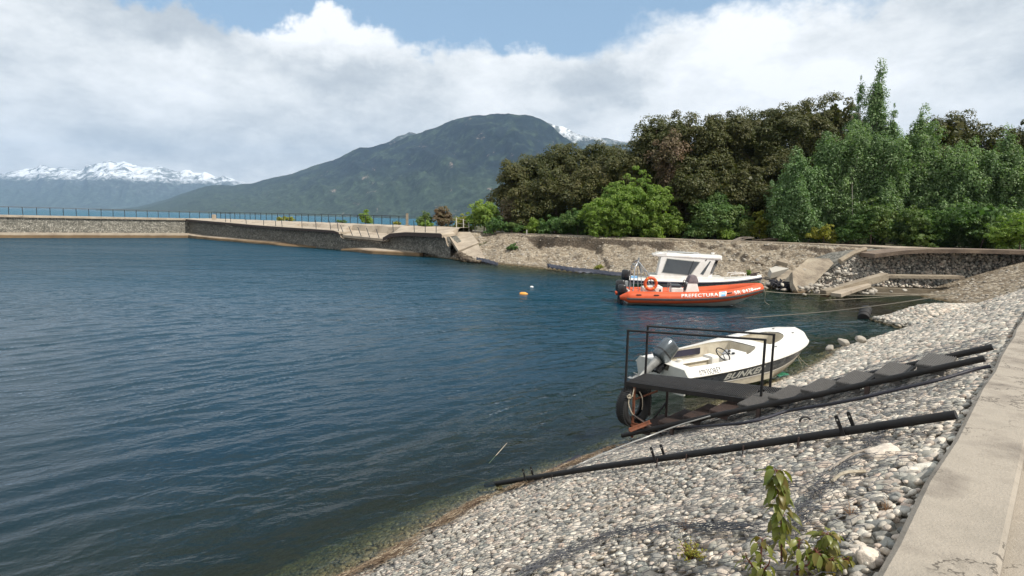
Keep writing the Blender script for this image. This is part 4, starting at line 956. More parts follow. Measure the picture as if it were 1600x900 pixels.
    for (x, y, Y, r, lab) in ((1219, 443, 36.3, .34, 'dark lump of torn netting by the flat broken slab'), (1232, 449, 35.4, .26, 'smaller dark lump of torn netting at the foot of the large leaning slab')):
        C0 = np.array(at_depth(x, y, Y)); mb = MB()
        for k in range(90):
            p = Vector(C0 + RNG.normal(0, 1, 3) * [r * 1.1, r, r * .36]); q2 = Vector(C0) + Vector(RNG.normal(0, .03, 3)); mid = (p + q2) / 2 + Vector(RNG.normal(0, .08, 3)); mb.tube([p, mid, q2], .022, 4, cap=False)
        props(mb.build('torn_netting', M['hose']), lab, 'netting')
    # rubble at the waterline
    for i, (x, y, Y, r, lab) in enumerate([(1192, 449, 37, .26, 'grey boulder just right of the orange boat bow'), (1212, 452, 36.4, .22, 'small rounded stone at the waterline below the netting lump'), (1240, 452, 35.6, .24, 'pale stone in the water left of the large leaning slab'),
                              (719, 400, 54.5, .5, 'pale boulder under the tilted slab at the jetty end'), (727, 405, 53.2, .55, 'darker boulder at the waterline under the lower slab'), (738, 408, 52.6, .4, 'flat boulder between the lower slab and the dark sheet'), (745, 409, 52.3, .35, 'small boulder touching the left end of the dark sheet'),
                              (1184, 412, 44, .3, 'grey rock halfway up the gravel slope'), (985, 428, 42.8, .2, 'small rock at the waterline behind the white boat stern')]):
        c = at_depth(x, y, Y); v, f = ICO3; d = fbm(v * 1.1 + i * 5.3, 4, i)[:, None]
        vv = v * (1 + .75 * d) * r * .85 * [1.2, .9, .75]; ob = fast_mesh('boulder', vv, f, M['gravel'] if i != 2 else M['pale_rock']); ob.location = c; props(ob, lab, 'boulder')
build_right_quay()
def build_rubble():
    C, R = [], []
    for (x, y, Y, n, sx) in ((1318, 452, 33.6, 46, 1.3), (1200, 447, 36.9, 50, 1.3), (1275, 453, 34.0, 26, .8), (1322, 428, 35.6, 24, 1.0)):
        c = np.array(at_depth(x, y, Y)); C.append(c + RNG.normal(0, 1, (n, 3)) * [sx, .5, .14]); R.append(RNG.uniform(.07, .24, n))
    C, R = np.concatenate(C), np.concatenate(R); C[:, 2] = np.maximum(C[:, 2], -.02)
    o = pebble_cloud('rubble', C, R, (0, -.4, 1), M['rubble'], flat=(.35, .8))
build_rubble()

def build_tarps():
    def strip(pts, wid, label):
        path = smooth_path(pts, 10); ring = []
        for i, p in enumerate(path):
            t = i / (len(path) - 1); w = wid * (0.35 + math.sin(math.pi * min(1, t * 1.02)) ** .5) * .8
            ring.append([p + Vector((0, dy * w, (1 - abs(dy)) * .16 + .06 * math.sin(i * 1.7 + dy * 4) + .10 * dy)) for dy in (-1, -.6, -.2, .2, .6, 1)])
        mb = MB(); mb.loft(ring); o = mb.build('ground_sheet', M['tarp'], smooth=60); props(o, label, 'membrane')
        md = o.modifiers.new('thickness', 'SOLIDIFY'); md.thickness = .02
    strip([at_level(737, 402, .35), at_level(748, 405.5, .25), at_level(760, 408, .18), at_level(778, 413.5, .02)], .55, 'torn dark blue ground sheet at the waterline beside the jetty rubble')
    strip([at_level(855, 415, .35), at_level(872, 418, .25), at_level(895, 421.5, .2), at_level(925, 424, .1), at_level(955, 428, .05), at_level(984, 430, .02)], .5, 'long dark ground sheet along the waterline left of the boats')
build_tarps()

# grey dead branches lying on the road
def build_branches():
    for (x0, y0, x1, y1, Y, num, lab, mt) in ((1142, 376, 1180, 371.5, 53.8, 12, 'pale grey dead branches lying on the road edge under the bushes', M['driftwood']), (1168, 375, 1232, 374.5, 53.4, 22, 'long low heap of dark brushwood on the road edge', M['bark'])):
        r = MB()
        for k in range(num):
            a = at_depth(x0 + random.random() * (x1 - x0) * .5, y0 + .6, Y + random.uniform(-.2, .4)); b = at_depth(x1 - random.random() * (x1 - x0) * .4, y1 + random.uniform(-1.5, 1), Y + random.uniform(-.3, .4))
            a.z = max(a.z, 2.54); b.z = max(b.z, 2.56); m = a.lerp(b, .5) + Vector((0, 0, random.uniform(0, .15))); r.tube([a, m, b], [.05, .035, .015], 5)
        props(r.build('branch_pile', mt), lab, 'branches')
build_branches()
# ------------------------------------------------------------------ trees and shrubs
def leaf_quads(C, Nn, size, asp=0.55, droop=0.0):
    """one folded-diamond leaf clump face per centre"""
    n = len(C); r = RNG.normal(0, 1, (n, 3)); t = np.cross(Nn, r); t /= np.linalg.norm(t, axis=1, keepdims=True) + 1e-9; t[:, 2] -= droop
    b = np.cross(Nn, t); b /= np.linalg.norm(b, axis=1, keepdims=True) + 1e-9
    s = size[:, None]; V = np.stack([C - t * s, C + b * s * asp, C + t * s, C - b * s * asp], 1)
    F_ = (np.arange(n) * 4)[:, None] + np.arange(4)[None]
    return V.reshape(-1, 3), F_
def crown_points(lobes, n_clump, clump_r, per, seed, asp_z=0.75, inner=0.25, rough=0.28):
    rg = np.random.default_rng(seed); lob = np.array(lobes, float); vol = (lob[:, 3] * lob[:, 4] * lob[:, 5]) ** (2 / 3.); pr = vol / vol.sum()
    k = rg.choice(len(lob), n_clump, p=pr); d = rg.normal(0, 1, (n_clump, 3)); d /= np.linalg.norm(d, axis=1, keepdims=True)
    rad = np.where(rg.random(n_clump) < inner, rg.uniform(.2, .75, n_clump), rg.uniform(.82, 1.0, n_clump)) * (1 + rough * fbm(d * 2.2 + k[:, None] * 3.3, 3, seed))
    cc = lob[k, :3] + d * rad[:, None] * lob[k, 3:6]
    cr = clump_r * rg.uniform(.55, 1.35, n_clump)
    kk = np.repeat(np.arange(n_clump), per); n = len(kk); e = rg.normal(0, 1, (n, 3)); e /= np.linalg.norm(e, axis=1, keepdims=True)
    e[:, 2] = np.where(e[:, 2] < -.62, -e[:, 2] * .8, e[:, 2]); rr = rg.uniform(.45, 1.0, n) ** (.6 if clump_r < .8 else .3)
    P = cc[kk] + e * rr[:, None] * cr[kk][:, None] * [1, 1, asp_z]
    N_ = e + rg.normal(0, .42, (n, 3)) + [.3, -.25, .6]; N_ /= np.linalg.norm(N_, axis=1, keepdims=True)
    return P, N_, cc
def limbs(mb, base, cc, n, r0, seed):
    rg = random.Random(seed); top = max(c[2] for c in cc); bx, by, bz = base
    cx, cy = np.mean(cc[:, 0]), np.mean(cc[:, 1]); h = top - bz
    pts = [Vector(base), Vector((bx + (cx - bx) * .4, by + (cy - by) * .4, bz + h * .3)), Vector((cx + rg.uniform(-.3, .3), cy, bz + h * .62)), Vector((cx, cy, bz + h * .9))]
    mb.tube(pts, [r0, r0 * .75, r0 * .45, r0 * .12], 8)
    for k in range(n):
        c = cc[rg.randrange(len(cc))]; t = rg.uniform(.15, .8); i = min(2, int(t * 3)); a = pts[i].lerp(pts[i + 1], t * 3 - i); e = Vector(c)
        m = a.lerp(e, .5) + Vector((0, 0, rg.uniform(-.2, .5))); r = r0 * (.42 - .3 * t); mb.tube([a, m, e], [r, r * .55, r * .2], 5)
def plant(name, label, cat, base, lobes, mat, n_clump, clump_r, per, leaf, seed, group=None, bark='bark', r0=.28, nl=14, asp_z=.75, inner=.25, rough=.28, asp=.55, extra=None, floor=None, droop=0, core=.56):
    """a tree or shrub: an Empty at its foot, a trunk with limbs and a crown of leaf faces. lobes are relative to the foot"""
    rt = empty(name, base, 0, label, cat, group)
    P, N_, cc = crown_points(lobes, n_clump, clump_r, per, seed, asp_z, inner, rough)
    ok = P[:, 2] > (0.02 if floor is None else floor); P, N_ = P[ok], N_[ok]
    V, F_ = leaf_quads(P, N_, leaf * RNG.uniform(.6, 1.3, len(P)), asp, droop)
    # denser, larger sprays deeper in the crown, so that the sky does not show straight through it
    if core > 0:
        lb = np.array(lobes, float); m_ = 150; kk = np.repeat(np.arange(len(lb)), m_); rg2 = np.random.default_rng(seed + 9); e = rg2.normal(0, 1, (len(kk), 3)); e /= np.linalg.norm(e, axis=1, keepdims=True)
        Pc = lb[kk, :3] + e * lb[kk, 3:6] * (core * 1.15 * rg2.random(len(kk)) ** .4)[:, None]; Nc = e + rg2.normal(0, .6, e.shape); Nc /= np.linalg.norm(Nc, axis=1, keepdims=True); okc = Pc[:, 2] > .1
        Vc, Fc_ = leaf_quads(Pc[okc], Nc[okc], (lb[kk, 3] * .16 * rg2.uniform(.6, 1.2, len(kk)))[okc], .7); F_ = np.concatenate([F_, Fc_ + len(V)]); V = np.concatenate([V, Vc])
    fast_mesh('crown', V, F_, M[mat], rt, smooth=False)
    if extra:
        P, N_, _ = crown_points(extra[1], extra[2], clump_r, per, seed + 5, asp_z); V, F_ = leaf_quads(P, N_, leaf * RNG.uniform(.6, 1.2, len(P)), asp); fast_mesh('crown_patch', V, F_, M[extra[0]], rt, smooth=False)
    mb = MB(); limbs(mb, (0, 0, -.15), cc, nl, r0, seed); mb.build('trunk', M[bark], rt, smooth=60)
    return rt
GZ = 2.4
def span(px, ytop, wpx, Y, ybase=None):
    """foot, height and half width of something seen in column px with its top at ytop"""
    t = at_depth(px, ytop, Y); foot = Vector((t.x, Y, GZ)); return foot, t.z - GZ, wpx / FOC * Y / 2
def broad(px, ytop, wpx, Y, label, seed, mat='leaf_dark', dens=1.0, name='evergreen_tree', group='evergreen trees behind the road', leaf=.10, extra=None, bark='bark', cat='tree', low=.12, clump=.74, per=150):
    f, h, w = span(px, ytop, wpx, Y); rg = random.Random(seed); lobes = []
    lobes.append((0, 0, h - w * .72, w * .72, w * .72, w * .72))
    nlev = max(2, int(h / (w * .85)))
    for k in range(nlev + 3):
        z = h * (low + (.80 - low) * k / (nlev + 2)); a = rg.uniform(0, 6.28); o = w * rg.uniform(.25, .55); r = w * rg.uniform(.5, .72)
        lobes.append((o * math.cos(a), o * math.sin(a) - w * .15, z, r, r, r * .8))
    area = sum(l[3] ** 2 for l in lobes)
    return plant(name, label, cat, f, lobes, mat, int(6.8 * area * dens), clump, per, leaf, seed, group, bark, r0=.1 + h * .018, nl=16, extra=extra, asp_z=.9, asp=.7)
def build_forest():
    D = [(803, 250, 66, 70, 'lowest dark tree at the left end of the wood, above the first green shrubs'),
         (838, 240, 74, 72, 'second dark tree from the left end of the wood'),
         (882, 226, 84, 71, 'dark tree with a small crest left of the dip in the skyline'),
         (928, 222, 78, 70, 'dark tree in the middle of the low left skyline, mountain snow right above it'),
         (972, 223, 76, 68, 'dark tree in the dip right before the wood rises'),
         (1022, 186, 86, 64, 'tall dark tree where the wood rises steeply'),
         (1062, 177, 84, 66, 'round topped dark tree just right of the steep rise'),
         (1104, 181, 84, 63, 'broad dark tree in the centre of the wood, behind the dead crown'),
         (1150, 170, 92, 65, 'tall domed dark tree over the white cabin boat'),
         (1192, 176, 78, 67, 'dark tree in the shallow notch right of the tall dome'),
         (1222, 160, 72, 64, 'dark tree standing a little above its neighbours over the broken slabs'),
         (1262, 156, 84, 66, 'broad dark tree left of the poplars with sparse top'),
         (1306, 150, 84, 68, 'rightmost dark tree on the skyline, touching the poplars')]
    for i, (px, y, w, Y, lab) in enumerate(D): broad(px, y, w * 1.08, Y, lab, 100 + i)
    Fr = [(818, 292, 66, 65, 'leaf_dark', 'low dark tree in front at the left corner of the wood'), (872, 268, 76, 65, 'leaf_dark', 'middle height dark tree left of the bright feathery shrub'),
          (925, 262, 78, 64, 'leaf_dark', 'dark tree behind the left half of the bright feathery shrub'), (985, 240, 72, 63, 'leaf_dark', 'dark tree directly above the bright feathery shrub'),
          (1046, 205, 60, 60.5, 'leaf_brown', 'tree with dead pinkish brown foliage among the dark ones'), (1082, 250, 84, 59.5, 'leaf_dark', 'dark tree in front, right above the orange boat console'),
          (1132, 232, 92, 60, 'leaf_dark', 'wide dark tree in front at the centre of the wood'), (1178, 262, 84, 58.5, 'leaf_dark', 'dark front tree left of the pale leaved trees'),
          (1108, 305, 90, 57.6, 'leaf_bush', 'low dark green tree behind the cabin boat roof'), (1222, 235, 70, 60, 'leaf_dark', 'dark front tree half hidden by the pale leaved trees'),
          (812, 312, 52, 66, 'leaf_brown', 'small reddish brown tree low at the left end of the wood')]
    for i, (px, y, w, Y, mt, lab) in enumerate(Fr): broad(px, y, w, Y, lab, 200 + i, mt, group='front row of trees behind the road')
    for i, (px, y, w, Y, lab) in enumerate([(860, 256, 100, 78, 'dark tree in the back row behind the low left skyline'), (945, 240, 100, 78, 'dark tree in the back row behind the dip'), (1040, 196, 100, 74, 'dark tree in the back row behind the steep rise'), (1128, 190, 110, 74, 'dark tree in the back row behind the tall dome'),
          (1205, 186, 110, 74, 'dark tree in the back row behind the notch'), (1285, 178, 110, 75, 'dark tree in the back row left of the spires'), (1345, 190, 110, 72, 'dark tree in the back row behind the spires'), (1410, 215, 110, 72, 'dark tree in the back row behind the poplar shoulder')]): broad(px, y, w, Y, lab, 350 + i, group='back row of dark trees', dens=.8)
    # off to the right of the photograph's edge the wood goes on
    for i, (px, y, w, Y, lab) in enumerate([(1425, 215, 100, 64, 'dark tree behind the tall poplar group'), (1490, 175, 110, 64, 'tall dark tree in the far right of the wood'), (1560, 200, 120, 62, 'dark tree second from the right border'), (1635, 180, 130, 60, 'dark tree at the right border'), (1700, 200, 140, 58, 'dark tree just past the right border')]): broad(px, y, w, Y, lab, 300 + i)
    # pale leaved upright trees
    def upright(px, ytop, w, Y, lab, seed, mat='leaf_poplar', strands=26, top=1.0, leaf=.09, per=80):
        f, h, hw = span(px, ytop, w, Y); rg = random.Random(seed); lobes = []
        for k in range(strands):
            a = rg.uniform(0, 6.28); u = rg.random() ** .6; z = h * rg.uniform(.10, .92) * (1 - .12 * u); room = hw * (1.02 - (z / h) ** 1.5 * top); rr = room * u
            s = max(.5, hw * .30 * rg.uniform(.7, 1.15)); lobes.append((rr * math.cos(a), rr * math.sin(a), z, s, s, s * 1.9))
        lobes = [l for l in lobes if l[2] + l[5] < h * .97]
        for zf in np.linspace(.30, .985, 13): rr = hw * .80 * (1 - zf) ** .75 + .16; zz_ = h * zf - rr * .4; lobes.append((rg.uniform(-.12, .12) * hw * (1 - zf) * 3, 0, zz_, rr, rr, rr * 1.3 + .35))
        area = sum(l[3] * l[5] for l in lobes)
        return plant('poplar_tree', lab, 'tree', f, lobes, mat, int(8.5 * area), .42, per, leaf, seed, 'pale leaved poplars at the right', 'pale_bark', r0=.22, nl=18, asp_z=1.7, inner=.3, core=.42)
    upright(1376, 92, 62, 59, 'tallest poplar, a slim spire at the top right of the photograph', 401, 'leaf_poplar', 30)
    upright(1346, 116, 44, 60, 'slim poplar spire just left of the tallest one', 402, 'leaf_poplar', 22)
    upright(1398, 160, 60, 58.5, 'poplar shoulder right of the tallest spire', 407, 'leaf_poplar', 22)
    upright(1247, 236, 84, 54, 'lowest and leftmost pale leaved tree', 403, top=.75)
    upright(1292, 205, 96, 54.5, 'wide pale leaved tree second from the left', 404, top=.75, strands=34)
    upright(1340, 190, 96, 54, 'wide pale leaved tree below the two spires', 405, top=.7, strands=34)
    upright(1386, 205, 100, 53, 'pale leaved tree at the right edge of the photograph', 406, top=.6, strands=34)
    upright(1440, 175, 110, 54, 'pale leaved tree right of the tallest spire', 408, top=.7, strands=34)
    upright(1500, 225, 120, 52, 'wide pale leaved tree far right in the front row', 409, top=.6, strands=36)
    upright(1575, 215, 130, 51, 'pale leaved tree last in the front row at the right border', 410, top=.6, strands=36)
    # shrubs
    def shrub(px, ytop, w, Y, mat, lab, seed, leaf=.085, clump=.34, per=60, dens=1.0, gz=GZ, name='shrub', wide=1.0, group='shrubs along the far road', cat='shrub', dome=.62):
        t = at_depth(px, ytop, Y); h = max(.4, t.z - gz); hw = w / FOC * Y / 2; rg = random.Random(seed); lobes = [(0, 0, h * (1 - dome * .55), hw * .62, hw * .6, h * dome * .55)]
        for k in range(7):
            a = rg.uniform(0, 6.28); lobes.append((hw * .5 * math.cos(a), hw * .45 * math.sin(a), h * rg.uniform(.18, .6), hw * rg.uniform(.35, .55), hw * rg.uniform(.35, .5), h * rg.uniform(.2, .36)))
        area = sum(l[3] * l[5] for l in lobes)
        return plant(name, lab, cat, Vector((t.x, Y, gz)), lobes, mat, int(max(24, 16 * area * dens)), clump, per, leaf, seed, group, r0=.07, nl=8, core=.5)
    shrub(990, 268, 130, 58.5, 'leaf_bright', 'big bright green feathery shrub in front of the dark wood', 501, .11, .42, 60, 1.0, dome=.8)
    shrub(950, 304, 90, 58.0, 'leaf_bright', 'lower green shoulder left of the big feathery shrub', 520, .10, .40, 54)
    shrub(1034, 292, 90, 58.2, 'leaf_bright', 'bright right shoulder of the big feathery shrub', 524, .10, .36, 60)
    shrub(1040, 325, 80, 57.5, 'leaf_bright', 'bright green low shrub at the right foot of the big feathery one', 502, .10, .36, 54)
    shrub(948, 336, 74, 57.5, 'leaf_bright', 'bright green low shrub at the left foot of the big feathery one', 503, .10, .36, 50)
    shrub(1190, 326, 36, 55.6, 'leaf_yellow', 'yellow green shrub behind the cabin boat, upright', 504, .09, .3)
    shrub(1152, 334, 68, 56.6, 'leaf_bush', 'mid green round shrub left of the yellow green one', 505)
    shrub(1128, 350, 48, 55.8, 'leaf_bright', 'low bright shrub above the cabin boat roof', 506)
    shrub(1290, 351, 50, 51.8, 'leaf_yellow', 'yellow green shrub with loose twigs at the foot of the pale leaved trees', 507, .09, .28)
    shrub(1232, 350, 60, 54, 'leaf_bush', 'dark green shrub between the two yellow green ones', 508)
    shrub(1368, 306, 90, 51, 'leaf_bush', 'dark arching shrub at the right edge below the pale leaved trees', 509)
    shrub(1330, 345, 60, 51.5, 'leaf_bush', 'low dark shrub right of the yellow green one with loose twigs', 510)
    shrub(904, 322, 70, 61, 'leaf_bush', 'round mid green shrub below the dark left trees', 511)
    shrub(868, 334, 60, 62, 'leaf_bush', 'mid green shrub just right of the little road post', 512)
    shrub(838, 340, 40, 62.5, 'leaf_bright', 'small yellowish shrub by the road post', 513)
    shrub(800, 345, 44, 63.5, 'leaf_bush', 'low green shrub at the left foot of the wood', 514)
    shrub(757, 312, 62, 66, 'leaf_bright', 'bright green bush behind the white fence posts', 515, .11, .4, 56)
    shrub(772, 338, 40, 64, 'leaf_bush', 'low green bush right of the white fence posts', 516)
    shrub(722, 334, 34, 67, 'leaf_yellow', 'olive bush left of the white fence posts', 517)
    shrub(1085, 352, 40, 56, 'leaf_bush', 'low dark shrub between the feathery shrub and the boat cabin', 518)
    shrub(1440, 320, 110, 50, 'leaf_bush', 'wide dark shrub past the right edge of the pale leaved trees', 521)
    shrub(1540, 310, 130, 48, 'leaf_bush', 'large dark shrub toward the right border', 522)
    shrub(1600, 330, 110, 44, 'leaf_bright', 'green shrub at the right border over the slope', 523)
    # jetty bushes
    shrub(571, 329, 24, 76, 'leaf_bright', 'small bushy green tree on the jetty behind the sunken slab', 530, .11, .36, 50, 1.3, gz=2.92, group='bushes on the jetty')
    shrub(446, 338, 30, 87, 'leaf_yellow', 'low yellow green bush on the far edge of the jetty', 531, .10, .25, 40, 1.3, gz=2.92, group='bushes on the jetty')
    shrub(690, 321, 38, 68.5, 'leaf_brown', 'brown green shrub at the jetty root', 532, .11, .36, 55, 1.4, gz=2.9, group='bushes on the jetty')
    shrub(665, 331, 32, 69.0, 'leaf_bush', 'pale leafy shrub left of the brown green one at the jetty root', 533, .09, .3, 44, 1.2, gz=2.9, group='bushes on the jetty')
    shrub(667, 344, 26, 66.5, 'leaf_bright', 'low green tuft in front of the brown green shrub', 534, .09, .22, 40, 1.4, gz=2.8, group='bushes on the jetty')
    shrub(620, 346, 18, 76, 'leaf_yellow', 'tiny tuft by the tall concrete pillar', 535, .08, .16, 30, 1.2, gz=2.92, group='bushes on the jetty')
    shrub(533, 344, 18, 80, 'leaf_bush', 'tiny tuft on the jetty left of the small green tree', 536, .08, .16, 30, 1.2, gz=2.92, group='bushes on the jetty')
    # weeds on the gravel
    a = at_depth(801, 391, 55.5); shrub(801, 380, 20, 55.5, 'leaf_bush', 'green weed tuft alone on the gravel slope', 540, .09, .18, 40, 1.5, gz=a.z, group='weeds on the gravel slope')
    a = at_depth(937, 421, 45.5); shrub(937, 414, 14, 45.5, 'leaf_yellow', 'small yellowish weed at the waterline above the dark sheet', 541, .06, .12, 30, 1.5, gz=a.z, group='weeds on the gravel slope')
    a = at_depth(1169, 431, 41); shrub(1169, 424, 8, 41, 'leaf_bright', 'tiny green weed above the cabin boat bow rail', 542, .05, .10, 24, 1.2, gz=a.z, group='weeds on the gravel slope')
build_forest()

# leafy saplings close to the camera
def leaf_blade(mb, base, direc, L, W, curl=.35, fold=.25, n=6, side=None):
    d = Vector(direc).normalized(); s = d.cross(Vector((0, 0, 1)));
    if s.length < .05: s = Vector((1, 0, 0))
    s.normalize()
    if side is not None: s = (Matrix.Rotation(side, 3, d) @ s)
    up = s.cross(d).normalized(); rings = []; p = Vector(base); dd = d.copy()
    for i in range(n + 1):
        t = i / n; w = W * (math.sin(math.pi * min(1, t * 1.0) ** .75) ** .9) * .5 + .0006
        u2 = s.cross(dd).normalized()
        rings.append([p - s * w + u2 * fold * w, p, p + s * w + u2 * fold * w]); p = p + dd * (L / n); dd = (dd + Vector((0, 0, -curl / n * 1.6)) + 0 * up).normalized()
    mb.loft(rings)
def sapling(name, label, foot, height, n_leaf, L, seed, lean=(0, 0), stems=1, spread=.10, mat='leaf_sapling', low=.25, group=None):
    rg = random.Random(seed); rt = empty(name, foot, 0, label, 'plant', group); tips = []
    sm = MB(); lf = MB()
    for k in range(stems):
        h = height * (1 if k == 0 else rg.uniform(.45, .85)); a = rg.uniform(0, 6.28); o = 0 if k == 0 else spread
        pts = [Vector((0, 0, -.06)), Vector((o * .4 * math.cos(a) + lean[0] * .3, o * .4 * math.sin(a) + lean[1] * .3, h * .4)), Vector((o * .9 * math.cos(a) + lean[0] * .8, o * .9 * math.sin(a) + lean[1] * .8, h * .8)), Vector((o * math.cos(a) + lean[0], o * math.sin(a) + lean[1], h))]
        path = smooth_path(pts, 6); sm.tube(path, list(np.linspace(.006, .002, len(path))), 6)
        for i in range(n_leaf if k == 0 else int(n_leaf * .55)):
            t = low + (1 - low) * (i / n_leaf) ** .85; t = min(.999, t); f = t * (len(path) - 1); b = path[int(f)].lerp(path[min(int(f) + 1, len(path) - 1)], f - int(f))
            an = i * 2.399 + rg.uniform(-.4, .4) + k; el = rg.uniform(-.1, .55); dirv = Vector((math.cos(an), math.sin(an), el)); pet = b + dirv.normalized() * rg.uniform(.012, .03)
            sm.tube([b, pet], [.0016, .001], 4); leaf_blade(lf, pet, (dirv.x * .7, dirv.y * .7, rg.uniform(-.95, .1)), L * rg.uniform(.7, 1.2), L * .42, curl=rg.uniform(.3, 1.5), side=rg.uniform(-.7, .7))
    sm.build('stem', M['stem_red'], rt, smooth=60); o = lf.build('leaves', M[mat], rt, recalc=False, smooth=80)
    return rt
def build_saplings():
    def foot(px, Yd):
        d = ray(px, 880); x = d[0] / d[1] * Yd; return Vector((x, Yd, bank_z(x, Yd) + .03))
    f = foot(1222, 2.78); top = at_depth(1216, 736, 2.74)
    sapling('sapling', 'tall sapling with drooping green leaves in the right foreground', f, top.z - f.z, 92, .078, 3, lean=(top.x - f.x, -.02), stems=1, low=.16)
    f = foot(1288, 2.62); sapling('sapling', 'low bushy sapling with reddish young leaves right of the tall one', f, .15, 40, .066, 8, stems=5, spread=.10, low=.2)
    f = foot(1188, 2.62); sapling('sapling', 'short green sapling at the bottom edge left of the tall one', f, .21, 18, .06, 5, stems=3, spread=.07, low=.2)
    f = foot(1246, 2.58); sapling('sapling', 'small broad leaved sprout between the tall sapling and the reddish one', f, .17, 14, .06, 15, stems=2, spread=.06, low=.2)
    # small twiggy weed
    c = on_bank(1078, 876, .02); rt = empty('weed', c, 0, 'small twiggy green weed growing through the netting left of the saplings', 'plant'); mb = MB(); lf = MB(); rg = random.Random(4)
    for k in range(46):
        a = rg.uniform(0, 6.28); e = rg.uniform(.25, 1.3); L = rg.uniform(.05, .13); d = Vector((math.cos(a) * math.cos(e), math.sin(a) * math.cos(e), math.sin(e))); tip = d * L; mb.tube([(0, 0, -.02), tip * .5 + Vector((0, 0, .008)), tip], [.0022, .0016, .0008], 4)
        for j in range(7): b = tip * rg.uniform(.35, 1); leaf_blade(lf, b, (rg.gauss(0, 1), rg.gauss(0, 1), rg.uniform(-.2, .8)), rg.uniform(.010, .02), .009, n=3)
    mb.build('stem', M['stem_red'], rt); lf.build('leaves', M['leaf_yellow'], rt, recalc=False)
    for (px, py, lab, sz, mt) in ((1330, 805, 'dry brown grass tuft between the stones near the right kerb', .09, 'straw'), (1072, 828, 'thin reddish dry sprig left of the green weed', .11, 'straw'), (1385, 798, 'small dry tuft against the kerb', .08, 'straw')):
        c = on_bank(px, py, .02); mb = MB()
        for k in range(36):
            a = rg.uniform(0, 6.28); e = rg.uniform(.3, 1.4); L = sz * rg.uniform(.5, 1.1); d = Vector((math.cos(a) * math.cos(e), math.sin(a) * math.cos(e), math.sin(e))) * L; mb.tube([(0, 0, -.01), d * .6, d + Vector((0, 0, -.01))], [.0016, .0012, .0006], 3)
        o = mb.build('dry_tuft', M[mt]); o.location = c; props(o, lab, 'grass tuft')
build_saplings()
# ------------------------------------------------------------------ lettering helpers
def text_mesh(s, size=1.0, bold=0.0, shear=0.0, spacing=1.0, nx=0.0, ny=0.0):
    """outline letters as a flat list of triangles, cut finely enough to lie on a curved side"""
    cu = bpy.data.curves.new('lettering', 'FONT'); cu.body = s; cu.size = size; cu.offset = bold; cu.shear = shear; cu.space_character = spacing; cu.resolution_u = 3
    ob = bpy.data.objects.new('lettering_tmp', cu); COL.objects.link(ob); bpy.context.view_layer.update()
    dg = bpy.context.evaluated_depsgraph_get(); me = bpy.data.meshes.new_from_object(ob.evaluated_get(dg)); bpy.data.objects.remove(ob); bpy.data.curves.remove(cu)
    bm = bmesh.new(); bm.from_mesh(me); xs = [v.co.x for v in bm.verts]; ys = [v.co.y for v in bm.verts]; x0, x1, y0, y1 = min(xs), max(xs), min(ys), max(ys)
    for ax, lo, hi, st in ((0, x0, x1, nx), (1, y0, y1, ny)):
        if st:
            for c in np.arange(lo + st, hi, st):
                co = [0, 0, 0]; no = [0, 0, 0]; co[ax] = c; no[ax] = 1; bmesh.ops.bisect_plane(bm, geom=bm.verts[:] + bm.edges[:] + bm.faces[:], plane_co=co, plane_no=no)
    bmesh.ops.triangulate(bm, faces=bm.faces); V = [(v.co.x - x0, v.co.y - y0) for v in bm.verts]; bm.verts.index_update(); F_ = [tuple(v.index for v in f.verts) for f in bm.faces]; bm.free(); bpy.data.meshes.remove(me)
    return V, F_, x1 - x0, y1 - y0
def letters(s, fn, length, height, mat, parent, bold=0.0, shear=0.0, spacing=1.0, name='lettering'):
    """fn(u, v) -> point, u along 0..length, v up 0..height"""
    V, F_, w, h = text_mesh(s, 1.0, bold, shear, spacing, nx=.12, ny=.12)
    mb = MB(); mb.add([fn(x / w * length, y / h * height) for x, y in V], F_); return mb.build(name, mat, parent, recalc=False)
def smf(xs, ys):
    p = smooth_path([(a, b, 0) for a, b in zip(xs, ys)], 8); X = [q.x for q in p]; Y = [q.y for q in p]; return lambda x: float(np.interp(x, X, Y))
def ring_obj(R, r, n=32, m=10, axis='Y'):
    mb = MB(); rings = []
    for i in range(n + 1):
        a = 2 * math.pi * i / n; c = Vector((math.cos(a), 0, math.sin(a)))
        rings.append([c * (R + r * math.cos(2 * math.pi * k / m)) + Vector((0, r * math.sin(2 * math.pi * k / m), 0)) for k in range(m)])
    mb.loft(rings, closed=True); return mb

